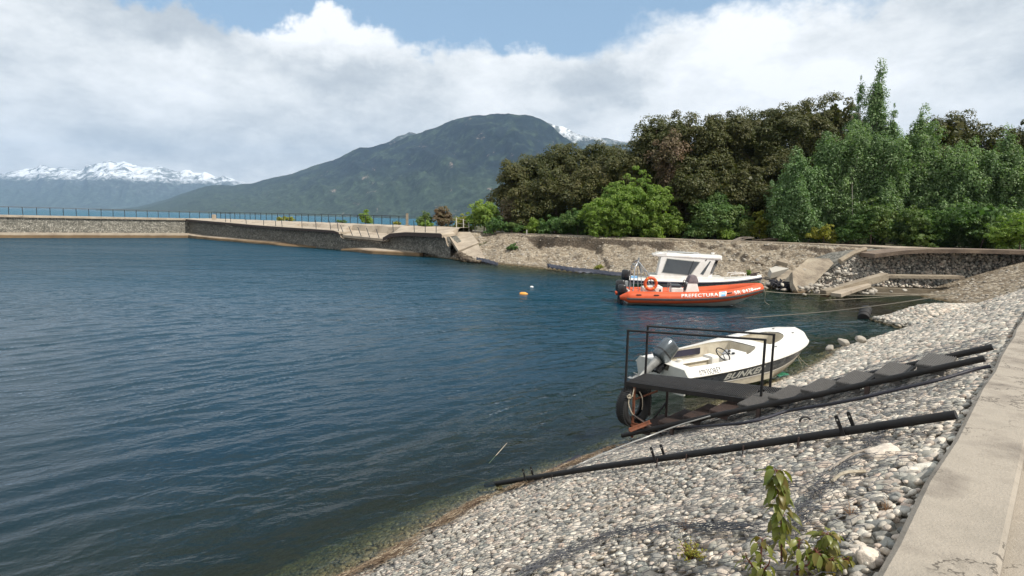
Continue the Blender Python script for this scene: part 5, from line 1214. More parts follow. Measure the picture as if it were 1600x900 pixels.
# ------------------------------------------------------------------ orange inflatable
def outboard(parent, x, y, z, sc, cowl_mat, leg_mat, tilt, label=None, name='outboard_motor', dark='outboard_black'):
    e = bpy.data.objects.new(name, None); COL.objects.link(e); e.parent = parent; e.location = (x, y, z); e.rotation_euler = (0, tilt, 0); e.scale = (sc, sc, sc)
    if label: e['label'] = label
    mb = MB(); rings = []     # cowling, lofted super-ellipse sections
    for h, a, b, cx in ((.08, .15, .12, -.06), (.12, .21, .16, -.06), (.26, .235, .18, -.07), (.44, .235, .18, -.07), (.58, .225, .17, -.07), (.64, .20, .15, -.06), (.665, .14, .10, -.05)):
        rings.append([(cx + a * math.copysign(abs(math.cos(t)) ** .7, math.cos(t)), b * math.copysign(abs(math.sin(t)) ** .7, math.sin(t)), h) for t in [2 * math.pi * k / 24 for k in range(24)]])
    mb.loft(rings, closed=True, cap=True); mb.build('cowling', cowl_mat, e, smooth=50)
    mb = MB(); rings = []
    for t_, h in ((0, .26), (1, .285)): rings.append([(-.07 + .246 * math.copysign(abs(math.cos(t)) ** .7, math.cos(t)), .190 * math.copysign(abs(math.sin(t)) ** .7, math.sin(t)), h) for t in [2 * math.pi * k / 24 for k in range(24)]])
    mb.loft(rings, closed=True, cap=True); mb.build('cowling_band', M[dark], e, smooth=30)
    mb = MB(); rings = []
    for h, a, b, cx in ((.12, .14, .10, -.06), (-.05, .11, .08, -.08), (-.30, .09, .045, -.10), (-.62, .08, .03, -.11), (-.70, .13, .035, -.12), (-.92, .10, .02, -.14)):
        rings.append([(cx + a * math.cos(t), b * math.sin(t), h) for t in [2 * math.pi * k / 16 for k in range(16)]])
    mb.loft(rings, closed=True, cap=True); mb.box((-.14, 0, -.60), (.34, .16, .015)); mb.build('lower_unit', leg_mat, e, smooth=50)
    mb = MB(); mb.tube([(.06, 0, -.74), (0, 0, -.74), (-.22, 0, -.74), (-.30, 0, -.74)], [.01, .05, .055, .03], 12)
    for k in range(3):
        a = k * 2.094; c = Vector((-.27, .085 * math.cos(a), -.74 + .085 * math.sin(a))); R = Matrix.Rotation(a, 3, 'X') @ Matrix.Rotation(.5, 3, 'Y'); mb.box(c, (.015, .13, .085), Matrix.Rotation(a, 3, 'X') @ Matrix.Rotation(.5, 3, 'Y'))
    mb.build('propeller', leg_mat, e, bevel=.004)
    mb = MB(); mb.box((.10, 0, -.02), (.10, .24, .30)); mb.tube([(.10, -.14, .02), (.10, .14, .02)], .03, 8); mb.tube([(.02, .06, -.05), (.12, .10, -.2)], .025, 6); mb.build('bracket', M[dark], e, bevel=.01)
    return e
def build_rib():
    h = math.radians(-3); rt = empty('inflatable_boat', (5.55, 28.35, 0), h, 'orange rigid inflatable patrol boat afloat with white lettering and a lifebuoy on its frame', 'boat')
    half = smooth_path([(-.42, -.90, .34), (-.10, -.93, .38), (1.0, -.96, .40), (2.4, -.97, .43), (3.8, -.95, .52), (4.9, -.80, .66), (5.75, -.48, .82), (6.20, -.16, .90)], 8)
    full = half + [Vector((6.26, 0, .91))] + [Vector((p.x, -p.y, p.z)) for p in half[::-1]]; n = len(full)
    L = [0.0]
    for a, b in zip(full[:-1], full[1:]): L.append(L[-1] + (b - a).length)
    def rad(l): return float(np.interp(min(l, L[-1] - l), [0, .10, .42, 5.0, 7.0], [.09, .13, .275, .27, .23]))
    def fr(l):
        i = int(np.clip(np.searchsorted(L, l) - 1, 0, n - 2)); f = (l - L[i]) / (L[i + 1] - L[i]); c = full[i].lerp(full[i + 1], f)
        t0 = (full[min(i + 1, n - 1)] - full[max(i - 1, 0)]).normalized(); t1 = (full[min(i + 2, n - 1)] - full[i]).normalized(); t = t0.lerp(t1, f).normalized()
        s = t.cross(Vector((0, 0, 1))).normalized(); u = s.cross(t); return c, t, s, u
    def surf(l, th, off=0.0):
        c, t, s, u = fr(l); r = rad(l) + off; return c + (s * math.cos(th) + u * math.sin(th)) * r
    mb = MB(); m = 22; mb.loft([[surf(l, 2 * math.pi * k / m) for k in range(m)] for l in L], closed=True, cap=True); mb.build('tube', M['orange_rubber'], rt, smooth=60)
    lm = L[-1]
    for th0, th1, nm, mt in ((-.42, -.02, 'rub_strake', 'grey_rubber'), (-.36, -.30, 'strake_line', 'black_print'), (-.16, -.10, 'strake_line', 'black_print')):
        mb = MB(); ls = np.linspace(.30, lm - .30, 120); o = .012 if nm == 'rub_strake' else .02
        mb.loft([[surf(l, a, o if 0 < j < 4 else .002) for j, a in enumerate(np.linspace(th0, th1, 5))] for l in ls]); mb.build(nm, M[mt], rt, smooth=60)
    # seams and grab handles
    for l in (.35, 2.2, 3.6, 5.0, 6.2):
        mb = MB(); mb.loft([[surf(l + d, a, .004) for a in np.linspace(0.05, 2.6, 12)] for d in (-.02, .02)]); mb.build('seam', M['orange_rubber'], rt)
    for l in (.85, 1.65, 4.98):
        mb = MB(); mb.loft([[surf(l + d, a, .012) for a in (.42, .62)] for d in np.linspace(-.1, .1, 5)]); mb.tube([surf(l - .12, .52, .01), surf(l - .06, .52, .05), surf(l + .06, .52, .05), surf(l + .12, .52, .01)], .014, 5); mb.build('handle', M['black_print'], rt)
    # words
    T = lambda l0, th0, rr: (lambda u, v: surf(l0 + u, th0 + v / rr, .007))
    letters('PREFECTURA', T(2.78, .20, .27), 1.66, .17, M['white_paint'], rt, bold=.012, shear=.12, spacing=1.1)
    letters('SR 8438', T(5.20, .16, .26), .98, .165, M['white_paint'], rt, bold=.01, spacing=1.1)
    # worn white mark after the number
    mb = MB(); ls = np.linspace(6.05, 6.62, 16)
    mb.loft([[surf(l, .26 + .05 * math.sin(i * 1.9), .007), surf(l, .48 + .07 * math.sin(i * 2.7 + 1), .007)] for i, l in enumerate(ls)]); mb.build('worn_mark', M['white_paint'], rt)
    # slanted white and light blue emblem
    f = T(4.46, .08, .27)
    def para(u0, u1, v0, v1, nm, mt, off=0.0):
        mb = MB(); mb.loft([[surf(4.46 + u + .30 * v, .08 + v / .27, .008 + off) for u in np.linspace(u0, u1, 4)] for v in np.linspace(v0, v1, 6)]); mb.build(nm, M[mt], rt)
    para(0, .10, 0, .235, 'emblem', 'white_paint'); para(.10, .30, 0, .235, 'emblem', 'sky_blue'); para(.30, .34, 0, .235, 'emblem', 'white_paint')
    letters('PN', lambda u, v: surf(4.46 + .13 + u + .30 * (v + .08), .08 + (v + .08) / .27, .012), .13, .075, M['white_paint'], rt, bold=.02, shear=.3, name='emblem_mark')
    # hull
    bh = smf([-.02, 1, 2.5, 4, 5, 5.7, 6.1], [.78, .80, .80, .68, .45, .2, .03]); zk = smf([-.02, 1.5, 3, 4.3, 5.2, 5.8, 6.1], [-.30, -.32, -.30, -.16, .10, .42, .62]); zc = smf([-.02, 3, 4.5, 5.6, 6.1], [.16, .18, .30, .55, .72])
    mb = MB(); R = []
    for x in np.linspace(-.02, 6.1, 26): b = bh(x); R.append([(x, -b, zc(x) + .1), (x, -b, zc(x)), (x, -b * .55, zk(x) * .55 + zc(x) * .45 - .02), (x, 0, zk(x)), (x, b * .55, zk(x) * .55 + zc(x) * .45 - .02), (x, b, zc(x)), (x, b, zc(x) + .1)])
    mb.loft(R, cap=True); mb.build('hull', M['gel_shade'], rt, smooth=30)
    mb = MB(); mb.loft([[(x, -bh(x), .30 + .1 * max(0, x - 3) ** 1.2), (x, bh(x), .30 + .1 * max(0, x - 3) ** 1.2)] for x in np.linspace(0, 5.6, 16)]); mb.build('deck', M['hull_grey'], rt)
    mb = MB(); mb.box((.02, 0, .42), (.08, 1.3, .5)); mb.build('transom', M['gel_white'], rt, bevel=.01)
    # stern locker, seat, console
    mb = MB(); mb.prism([(.75, -.55), (1.62, -.55), (1.62, .55), (.75, .55)], .30, lambda p: .78 if p[0] < 1 else .88); mb.build('stern_locker', M['gel_white'], rt, bevel=.05)
    mb = MB(); mb.box((1.50, -.56, .70), (.07, .01, .10)); mb.build('latch', M['black_print'], rt)
    mb = MB(); mb.box((2.35, -.05, .58), (.55, .62, .5)); mb.build('seat_box', M['gel_white'], rt, bevel=.04)
    mb = MB(); mb.box((2.28, -.05, .90), (.46, .60, .15)); mb.build('seat_cushion', M['hull_charcoal'], rt, bevel=.05)
    mb = MB(); mb.tube([(2.02, -.36, .62), (2.02, -.36, 1.05), (2.02, .26, 1.05), (2.02, .26, .62)], .018, 6); mb.build('seat_rail', M['alloy'], rt)
    mb = MB(); mb.loft([[(3.05 + dx * a, dy * b, z) for dx, dy in ((-.32, -.34), (.36, -.30), (.36, .30), (-.32, .34))] for z, a, b in ((.30, 1.25, 1.15), (.62, 1.0, 1.0), (.95, .75, .9), (1.12, .62, .85))], closed=True, cap=True); c = mb.build('console', M['gel_white'], rt, bevel=.03)
    mb = MB(); mb.loft([[(3.10 + dx * a, dy * b, z) for dx, dy in ((-.26, -.32), (.26, -.28), (.26, .28), (-.26, .32))] for z, a, b in ((1.06, 1.0, 1.0), (1.22, .86, .95), (1.40, .55, .8), (1.44, .35, .7))], closed=True, cap=True); mb.build('console_cover', M['grey_cloth'], rt, bevel=.03, smooth=40)
    w = ring_obj(.17, .018, 20, 6); o = w.build('steering_wheel', M['black_print'], rt, smooth=60); o.location = (2.72, -.02, 1.02); o.rotation_euler = (.2, -.6, math.pi / 2)
    mb = MB(); mb.box((2.74, -.22, .86), (.12, .16, .3)); mb.tube([(2.72, -.28, .95), (2.62, -.30, 1.10)], .03, 6); mb.box((2.78, .1, .98), (.1, .2, .16)); mb.build('throttle', M['black_print'], rt, bevel=.02)
    # light arch with lamp
    mb = MB()
    for s in (-1, 1):
        mb.tube([(.22, s * .60, .45), (.26, s * .56, 1.75), (.45, s * .34, 2.03), (.52, 0, 2.08)], .026, 6); mb.tube([(1.35, s * .60, .50), (.86, s * .50, 1.55), (.45, s * .34, 2.03)], .022, 6); mb.tube([(.66, s * .58, .45), (.55, s * .52, 1.6)], .018, 6)
    mb.tube([(.26, -.56, 1.70), (.26, .56, 1.70)], .02, 6); mb.tube([(.86, -.5, 1.55), (.86, .5, 1.55)], .02, 6); mb.tube([(.55, -.50, 1.0), (1.2, -.57, .95)], .018, 6); mb.build('frame', M['alloy'], rt, smooth=60)
    mb = MB(); mb.box((.40, -.1, 1.86), (.34, .5, .09)); mb.box((.60, -.15, 1.72), (.1, .3, .5), Matrix.Rotation(-.25, 3, 'Y')); mb.tube([(.52, 0, 2.05), (.52, 0, 2.45)], .012, 5); mb.tube([(.52, 0, 2.08), (.52, 0, 2.2)], .05, 10); mb.build('lamp_bar', M['outboard_leg'], rt, bevel=.01)
    outboard(rt, -.22, .12, .42, 1.0, M['outboard_black'], M['outboard_black'], 0.0)
    outboard(rt, -.22, -.32, .34, .86, M['outboard_black'], M['outboard_black'], 0.05)
    mb = MB(); p_ = surf(lm * .5, .3); mb.tube(smooth_path([p_, p_ + Vector((.12, .05, -.35)), Vector((6.75, .45, .22)), Vector((7.2, .9, -.03))], 6), .011, 5); mb.build('mooring_line', M['rope_pale'], rt)
    # lifebuoy: hangs on the frame, a thing of its own
    q = rt.matrix_basis if False else (Matrix.Translation(rt.location) @ Matrix.Rotation(h, 4, 'Z'))
    p = q @ Vector((1.02, -.64, 1.02)); lb = empty('lifebuoy', p, h + .12, 'orange ring lifebuoy hanging on the metal frame of the orange boat', 'lifebuoy')
    ring_obj(.27, .075, 36, 12).build('ring', M['orange_rubber'], lb, smooth=60)
    for k in range(4):
        a = k * math.pi / 2 + .6; mb = MB(); rings = []
        for i in range(4): aa = a + (i - 1.5) * .05; c = Vector((math.cos(aa), 0, math.sin(aa))); rings.append([c * (.27 + .08 * math.cos(2 * math.pi * j / 10)) + Vector((0, .08 * math.sin(2 * math.pi * j / 10), 0)) for j in range(10)])
        mb.loft(rings, closed=True); mb.build('band', M['buoy_orange'], lb, smooth=60)
    return rt
build_rib()

# ------------------------------------------------------------------ white cabin boat
def build_cabin_boat():
    h = math.radians(-11); rt = empty('cabin_boat', (6.45, 32.35, 0), h, 'white cabin motorboat with big dark side window moored behind the orange boat', 'boat')
    Lb = 6.85; bh = smf([0, 1.5, 3.5, 5, 6, 6.6, Lb], [1.02, 1.10, 1.12, .92, .56, .22, .04]); zs = smf([0, 2, 4, 5.5, Lb], [.82, .82, .88, 1.00, 1.18]); zk = smf([0, 3, 4.6, 5.8, 6.5, Lb], [-.25, -.28, -.15, .25, .7, 1.0])
    X = np.linspace(0, Lb, 34)
    def sec(x, f): # f 0 chine ... 1 sheer
        b = bh(x); zc = min(.12 + .10 * max(0, x - 3) ** 1.4 * .5, zs(x) - .12); c = b * (.90 - .03 * max(0, x - 3)); return (c + (b - c) * f, zc + (zs(x) - zc) * f)
    def band(nm, mt, f0, f1, off=0.0, x0=0.0, x1=Lb, n=4, sides=(-1, 1)):
        for s in sides:
            mb = MB(); R = []
            for x in np.linspace(x0, x1, 34): R.append([(x, s * (sec(x, f)[0] + off), sec(x, f)[1]) for f in np.linspace(f0, f1, n)])
            mb.loft(R); mb.build(nm, M[mt], rt, smooth=60)
    mb = MB(); R = []
    for x in X:
        pts = [sec(x, f) for f in (1, .5, 0)]; R.append([(x, -y, z) for y, z in pts] + [(x, 0, zk(x))] + [(x, y, z) for y, z in pts[::-1]])
    mb.loft(R, cap=True); mb.build('hull', M['hull_grey'], rt, smooth=30)
    band('green_band', 'band_green', .48, .72, .006, 0.15, 1.75); band('green_band', 'band_green', .56, .74, .006, 3.5, 6.75); band('green_band', 'band_green', .44, .5, .006, .15, 6.6)
    # faded registration on the grey side, too worn to read in full
    letters('PUERTO 60 REY', lambda u, v: Vector((1.95 + u, -(sec(1.95 + u, .5 + v / .75)[0] + .010), sec(1.95 + u, .5 + v / .75)[1])), 1.15, .12, M['navy_rub'], rt, bold=.004)
    for s in (-1, 1):
        mb = MB(); mb.tube([(x, s * (bh(x) + .02), zs(x) - .05) for x in X], .055, 8); mb.build('rub_rail', M['navy_rub'], rt, smooth=60)
    mb = MB(); R = []
    for x in X: R.append([(x, -bh(x), zs(x) - .02), (x, -bh(x) + .05, zs(x) + .08), (x, 0, zs(x) + .13), (x, bh(x) - .05, zs(x) + .08), (x, bh(x), zs(x) - .02)])
    mb.loft(R, cap=True); mb.build('deck', M['gel_white'], rt, smooth=30)
    # raised side under the cabin
    mb = MB(); mb.loft([[(x, y * w, z) for x, y in ((1.05, -1), (4.85, -.88), (4.85, .88), (1.05, 1))] for z, w in ((.84, .98), (1.12, .93))], closed=True, cap=True); mb.build('coaming', M['gel_white'], rt, bevel=.03)
    # cabin body: a box whose front leans forward, walls leaning inwards
    def cab(x, y, z):
        t = (z - 1.08) / 1.15; w = .92 - .14 * t; xx = 1.42 + x * (4.22 - 1.42); xx += (.20 * t) * (1 - x) + (.42 * t) * x; return Vector((xx, y * w * (1 - .10 * x), z))
    mb = MB(); mb.loft([[cab(0, -1, z), cab(.93, -1, z), cab(1, -.72, z), cab(1, .72, z), cab(.93, 1, z), cab(0, 1, z)] for z in (1.08, 1.6, 2.16)], closed=True, cap=True); mb.build('cabin', M['gel_white'], rt, bevel=.03)
    mb = MB(); mb.loft([[(x0 + .0, -.84 * k, z), (4.64, -.78 * k, z - .06), (4.74, -.5 * k, z - .07), (4.74, .5 * k, z - .07), (4.64, .78 * k, z - .06), (x0, .84 * k, z)] for z, k, x0 in ((2.08, .94, 1.50), (2.17, .97, 1.30), (2.26, .93, 1.34), (2.32, .78, 1.50))], closed=True, cap=True); mb.build('roof', M['gel_white'], rt, bevel=.02)
    mb = MB(); mb.prism([(1.16, -.80), (1.9, -.80), (1.9, .80), (1.16, .80)], 2.14, lambda p: 2.22 if p[0] < 1.5 else 2.34); mb.build('roof_spoiler', M['gel_white'], rt, bevel=.03)
    def pane(pts, nm, mt, side=-1, off=.012):
        mb = MB(); V = []
        for (x, z) in pts: c = cab(x, side, z); V.append((c.x, c.y + side * off, c.z))
        V2 = [(a, b - side * .03, c) for a, b, c in V]; k = len(V); mb.add(V + V2, [tuple(range(k)), tuple(range(2 * k - 1, k - 1, -1))] + [(i, (i + 1) % k, k + (i + 1) % k, k + i) for i in range(k)]); return mb.build(nm, M[mt], rt)
    for s in (-1, 1):
        pane([(.07, 1.26), (.615, 1.14), (.70, 1.92), (.105, 2.05)], 'window_frame', 'gel_shade', s, .008)
        pane([(.085, 1.29), (.60, 1.19), (.685, 1.89), (.115, 2.01)], 'side_window', 'dark_glass', s, .016)
        pane([(.77, 1.28), (.83, 1.24), (.87, 1.95), (.85, 1.97)], 'quarter_window', 'dark_glass', s, .014)
        pane([(.765, 2.0), (.78, 1.95), (.79, 2.0), (.78, 2.07)], 'vent', 'black_print', s, .016)
    mb = MB(); mb.tube([cab(.56, -1, 1.22) + Vector((0, -.03, 0)), cab(.575, -1, 1.95) + Vector((0, -.03, 0))], .012, 4); mb.build('window_bar', M['black_print'], rt)
    # front panes on the leaning face
    for y0, y1 in ((-.66, -.12), (.12, .66)):
        mb = MB(); V = [cab(1, y, z) + Vector((.012, 0, 0)) for y, z in ((y0, 1.32), (y1, 1.32), (y1, 2.0), (y0, 2.0))]; V2 = [v - Vector((.03, 0, 0)) for v in V]; mb.add(V + V2, [(0, 1, 2, 3), (7, 6, 5, 4), (0, 4, 5, 1), (1, 5, 6, 2), (2, 6, 7, 3), (3, 7, 4, 0)]); mb.build('windscreen', M['black_glass'], rt)
    # corner pane facing forward and to the side
    for s in (-1, 1):
        mb = MB(); a, b = cab(.945, s, 1.30), cab(.995, s * .75, 1.30); c, d = cab(.995, s * .75, 2.0), cab(.945, s, 2.0); o = Vector((.01, s * .02, 0)); mb.add([a + o, b + o, c + o, d + o], [(0, 1, 2, 3)]); mb.build('corner_window', M['black_glass'], rt)
    # roof hatch, lamp, rails
    mb = MB(); mb.box((2.9, -.1, 2.34), (.9, .6, .05)); mb.build('roof_hatch', M['gel_shade'], rt, bevel=.015)
    mb = MB(); mb.tube([(1.9, -.55, 2.30), (1.95, -.55, 2.37), (3.6, -.55, 2.33), (3.65, -.55, 2.28)], .016, 5); mb.tube([(1.9, .5, 2.30), (1.95, .5, 2.37), (3.6, .5, 2.33), (3.65, .5, 2.28)], .016, 5); mb.build('roof_rail', M['alloy'], rt)
    mb = MB(); mb.tube([(4.3, -.1, 2.24), (4.3, -.1, 2.32)], .05, 10); mb.tube([(4.3, -.1, 2.32), (4.3, -.1, 2.38)], .09, 12); mb.build('search_lamp', M['gel_white'], rt, smooth=40)
    mb = MB(); mb.tube([(1.35, -.6, 2.25), (1.33, -.6, 2.5)], .014, 5); mb.build('aerial', M['white_paint'], rt)
    mb = MB(); mb.tube([(5.2, -.52, 1.15), (5.22, -.50, 1.30), (6.0, -.32, 1.36), (6.05, -.30, 1.20)], .018, 6); mb.tube([(5.2, .52, 1.15), (5.22, .50, 1.30), (6.0, .32, 1.36), (6.05, .30, 1.20)], .018, 6); mb.build('bow_rail', M['white_paint'], rt, smooth=60)
    mb = MB(); mb.box((6.45, 0, 1.24), (.3, .25, .16), Matrix.Rotation(-.2, 3, 'Y')); mb.tube([(6.3, 0, 1.3), (6.75, 0, 1.42)], .04, 6); mb.build('anchor_roller', M['rusty_black'], rt, bevel=.02)
    mb = MB(); mb.box((.25, -.7, .95), (.35, .25, .12)); mb.build('cleat_box', M['sky_blue'], rt, bevel=.02)
    outboard(rt, -.15, 0, .62, 1.0, M['outboard_black'], M['outboard_black'], .05)
    mb = MB(); mb.box((-.12, -.62, .58), (.16, .16, .3)); mb.tube([(-.12, -.62, .5), (-.14, -.62, .15)], .03, 6); mb.build('trim_bracket', M['gel_white'], rt, bevel=.02)
build_cabin_boat()

# ------------------------------------------------------------------ white runabout by the gangway
def build_runabout():
    h = math.radians(27.5); rt = empty('motorboat', (3.52, 13.42, 0), h, 'white open motorboat with charcoal side and silver outboard beside the gangway', 'boat'); rt.rotation_euler = (0, math.radians(-2.0), h)
    Lb = 4.62; bh = smf([0, .6, 1.6, 2.6, 3.3, 3.9, 4.3, 4.52, Lb], [.88, .93, .97, .98, .94, .82, .64, .43, .06]); zs = smf([0, 1.5, 3, 4, Lb], [.48, .51, .62, .74, .82]); zk = smf([0, 2.4, 3.4, 4.1, 4.45, Lb], [-.16, -.17, -.05, .22, .46, .66])
    wall = [(0.30, .0), (.301, .62), (.9, .68), (1.6, .69), (2.15, .64), (2.16, .0)]
    def inner(x):
        if .30 < x < 2.66: return float(np.interp(x, [.3, .9, 1.6, 2.16, 2.5, 2.66], [.62, .70, .71, .66, .52, .40]))
        if 3.02 < x < 3.98: t = (x - 3.02) / .96; return .50 * math.sqrt(max(0, 1 - t ** 2.2)) * min(1, (x - 3.02) / .06 + .5)
        return 0.0
    xs = sorted(set(list(np.linspace(0, Lb, 60)) + [.299, .301, 2.659, 2.661, 3.019, 3.021, 3.979, 3.981]))
    def dz(x): return zs(x) + .145 + (.05 if x > 2.5 else .05 * x / 2.5)
    def top(x, y):                                # deck height over half width y
        b = bh(x); bi = max(.02, b - .12)
        if y <= bi: return dz(x) - .03 * (y / max(bi, .01)) ** 2
        return dz(x) - .03 - (y - bi) / (b - bi) * .16
    mb = MB()
    for s in (-1, 1):
        R = []
        for x in xs:
            b = bh(x); w = min(inner(x), b - .13) if inner(x) > 0 else 0; bi = max(w, b - .12, .0)
            ys = [w, w + .02 if w else .01, w + (bi - w) * .5, bi - .015, bi + .02, (bi + b) / 2 + .01, b]; R.append([(x, s * min(y, b), top(x, min(y, b))) for y in ys])
        mb.loft(R)
    mb.build('deck', M['gel_white'], rt, smooth=35)
    def hs(x, f):                                 # hull side, f 0 keel-chine ... 1 rub line
        b = bh(x); zc = min(.06 + .20 * max(0, x - 2.6) ** 1.6, zs(x) - .06); c = b * (.86 - .06 * max(0, x - 2)); return c + (b - .01 - c) * f, zc + (zs(x) - .02 - zc) * f
    def part_side(nm, mt, f0, f1, n=5, off=0, x0=0, x1=Lb):
        for s in (-1, 1):
            mb = MB(); mb.loft([[(x, s * (hs(x, f)[0] + off), hs(x, f)[1]) for f in np.linspace(f0, f1, n)] for x in np.linspace(x0, x1, 44)]); mb.build(nm, M[mt], rt, smooth=50)
    part_side('hull_side', 'hull_charcoal', .42, 1.0)
    part_side('spray_rail', 'gel_white', .38, .43, 3, .015)
    mb = MB()
    for s in (-1, 1): mb.loft([[(x, s * hs(x, .42)[0], hs(x, .42)[1]), (x, s * hs(x, 0)[0], hs(x, 0)[1]), (x, s * hs(x, 0)[0] * .5, (hs(x, 0)[1] + zk(x)) / 2 - .03), (x, 0, zk(x))] for x in np.linspace(0, Lb, 44)])
    mb.build('hull_bottom', M['gel_cream'], rt, smooth=50)
    for s in (-1, 1):
        mb = MB(); mb.tube([(x, s * (bh(x) + .004), zs(x) - .015) for x in np.linspace(0, Lb, 50)], .017, 6); mb.build('rub_rail', M['gel_white'], rt, smooth=60)
    # transom with its lowered middle
    mb = MB(); pr = [(-.875, .48), (-.76, .61), (-.30, .615), (-.24, .46), (.24, .46), (.30, .615), (.76, .61), (.875, .48), (.76, .02), (0, -.16), (-.76, .02)]
    k = len(pr); mb.add([(0, y, z) for y, z in pr] + [(.05, y, z) for y, z in pr], [tuple(range(k)), tuple(range(2 * k - 1, k - 1, -1))] + [(i, (i + 1) % k, k + (i + 1) % k, k + i) for i in range(k)]); mb.build('transom', M['gel_shade'], rt)  # white transom in a greyer gel colour, its shade put into the paint
    # cockpit liner
    def liner(x0, x1, zf, nm):
        mb = MB(); X = np.linspace(x0, x1, 24); R = []
        for x in X:
            w = inner(min(max(x, x0 + .002), x1 - .002)); zt = dz(x) - .02; R.append([(x, -w, zt), (x, -w - .01, zt - .05), (x, -w, zf), (x, 0, zf), (x, w, zf), (x, w + .01, zt - .05), (x, w, zt)])
        mb.loft(R, cap=True); return mb.build(nm, M['gel_cream'], rt, recalc=True)
    liner(.302, 2.658, .12, 'cockpit'); liner(3.022, 3.975, .42, 'bow_well')
    mb = MB(); mb.box((1.15, .52, .24), (1.60, .22, .24)); mb.build('side_bench', M['gel_cream'], rt, bevel=.03)
    mb = MB(); mb.box((1.15, .48, .38), (1.55, .26, .04)); mb.build('bench_cushion', M['gel_white'], rt, bevel=.02)
    mb = MB(); mb.box((1.15, .672, .54), (1.5, .012, .16)); mb.build('coaming_shade', M['navy_rub'], rt)  # dark strip standing in for the shade inside the port coaming
    mb = MB(); mb.box((2.05, .44, .30), (.26, .34, .34)); mb.build('port_console', M['gel_white'], rt, bevel=.06)
    mb = MB(); mb.prism([(1.74, -.60), (2.15, -.60), (2.15, -.10), (1.74, -.10)], .12, lambda p: .56 if p[0] < 1.9 else .74); mb.build('console', M['gel_white'], rt, bevel=.04)
    for (gx, gy) in ((1.93, -.24), (2.02, -.17), (1.98, -.34)):
        mb = MB(); z = .56 + (gx - 1.74) / .41 * .18 + .012; mb.tube([(gx - .006, gy, z - .01), (gx - .012, gy, z + .012)], .038, 14); mb.build('gauge', M['black_print'], rt)
    r = bpy.data.objects.new('steering_wheel', None); COL.objects.link(r); r.parent = rt; r.location = (1.60, -.36, .70); r.rotation_euler = (0, -.55, 0)
    o = ring_obj(.19, .014, 28, 8).build('rim', M['black_print'], r, smooth=60); o.rotation_euler = (0, 0, math.pi / 2)
    mb = MB(); mb.tube([(-.01, 0, 0), (.16, 0, 0)], .03, 8)
    for a in (.5, 2.64, 4.71): mb.tube([(0, 0, 0), (0, .185 * math.cos(a), .185 * math.sin(a))], .012, 5)
    mb.build('spokes', M['alloy'], r)
    mb = MB(); mb.box((.46, -.1, .22), (.22, .9, .18)); mb.build('stern_seat', M['gel_cream'], rt, bevel=.03)
    mb = MB(); mb.tube([(1.0, .45, .40), (1.0, .45, .47)], .07, 10); mb.build('cup', M['gel_white'], rt)
    mb = MB(); mb.tube([(.78, -.28, .20), (.78, -.05, .20)], .055, 10); mb.build('green_bottle', M['rope_green'], rt)
    mb = MB(); mb.tube([(1.0, -.38, .14), (1.15, -.2, .16), (1.3, -.34, .14), (1.15, -.48, .16), (1.0, -.34, .18)], .03, 6); mb.tube([(.92, -.3, .14), (.9, -.3, .42)], .018, 5); mb.build('fishing_gear', M['black_print'], rt)
    for (cx, cy) in ((4.15, -.30), (4.15, .30), (3.0, -.72), (2.9, .72)):
        mb = MB(); z = top(cx, abs(cy)) + .012; mb.tube([(cx - .05, cy, z + .012), (cx + .05, cy, z + .012)], .008, 5); mb.tube([(cx, cy, z - .02), (cx, cy, z + .012)], .010, 5); mb.build('cleat', M['black_print'], rt)
    # words on the starboard side
    def side(x0, f0, lean=0.0): return lambda u, v: Vector((x0 + u, -(hs(x0 + u, f0 + v / .43)[0] + .006), hs(x0 + u, f0 + v / .43)[1]))
    letters('BUNKER', side(1.08, .50), 1.30, .155, M['gel_shade'], rt, bold=.03, shear=.38, spacing=1.03)
    letters('marine', side(2.62, .60), .46, .06, M['hull_grey'], rt, bold=.01, shear=.3)
    def gun(x0): return lambda u, v: Vector((x0 + u, -(bh(x0 + u) - .006 - .085 * (v / .115)), top(x0 + u, bh(x0 + u) - .085 * (v / .115) - .006) + .012))
    letters('0793SOREY', gun(.36), .62, .115, M['black_print'], rt, bold=.0, spacing=1.1)
    outboard(rt, -.10, 0, .60, .96, M['outboard_silver'], M['outboard_leg'], math.radians(50))
    mb = MB(); mb.tube(smooth_path([(4.6, -.02, .60), (4.66, -.05, .30), (4.78, -.15, .0)], 6), .008, 5); mb.tube(smooth_path([(4.4, -.25, .42), (4.5, -.32, .22), (4.7, -.42, .02)], 6), .007, 5); mb.build('bow_line', M['rope_pale'], rt)
build_runabout()

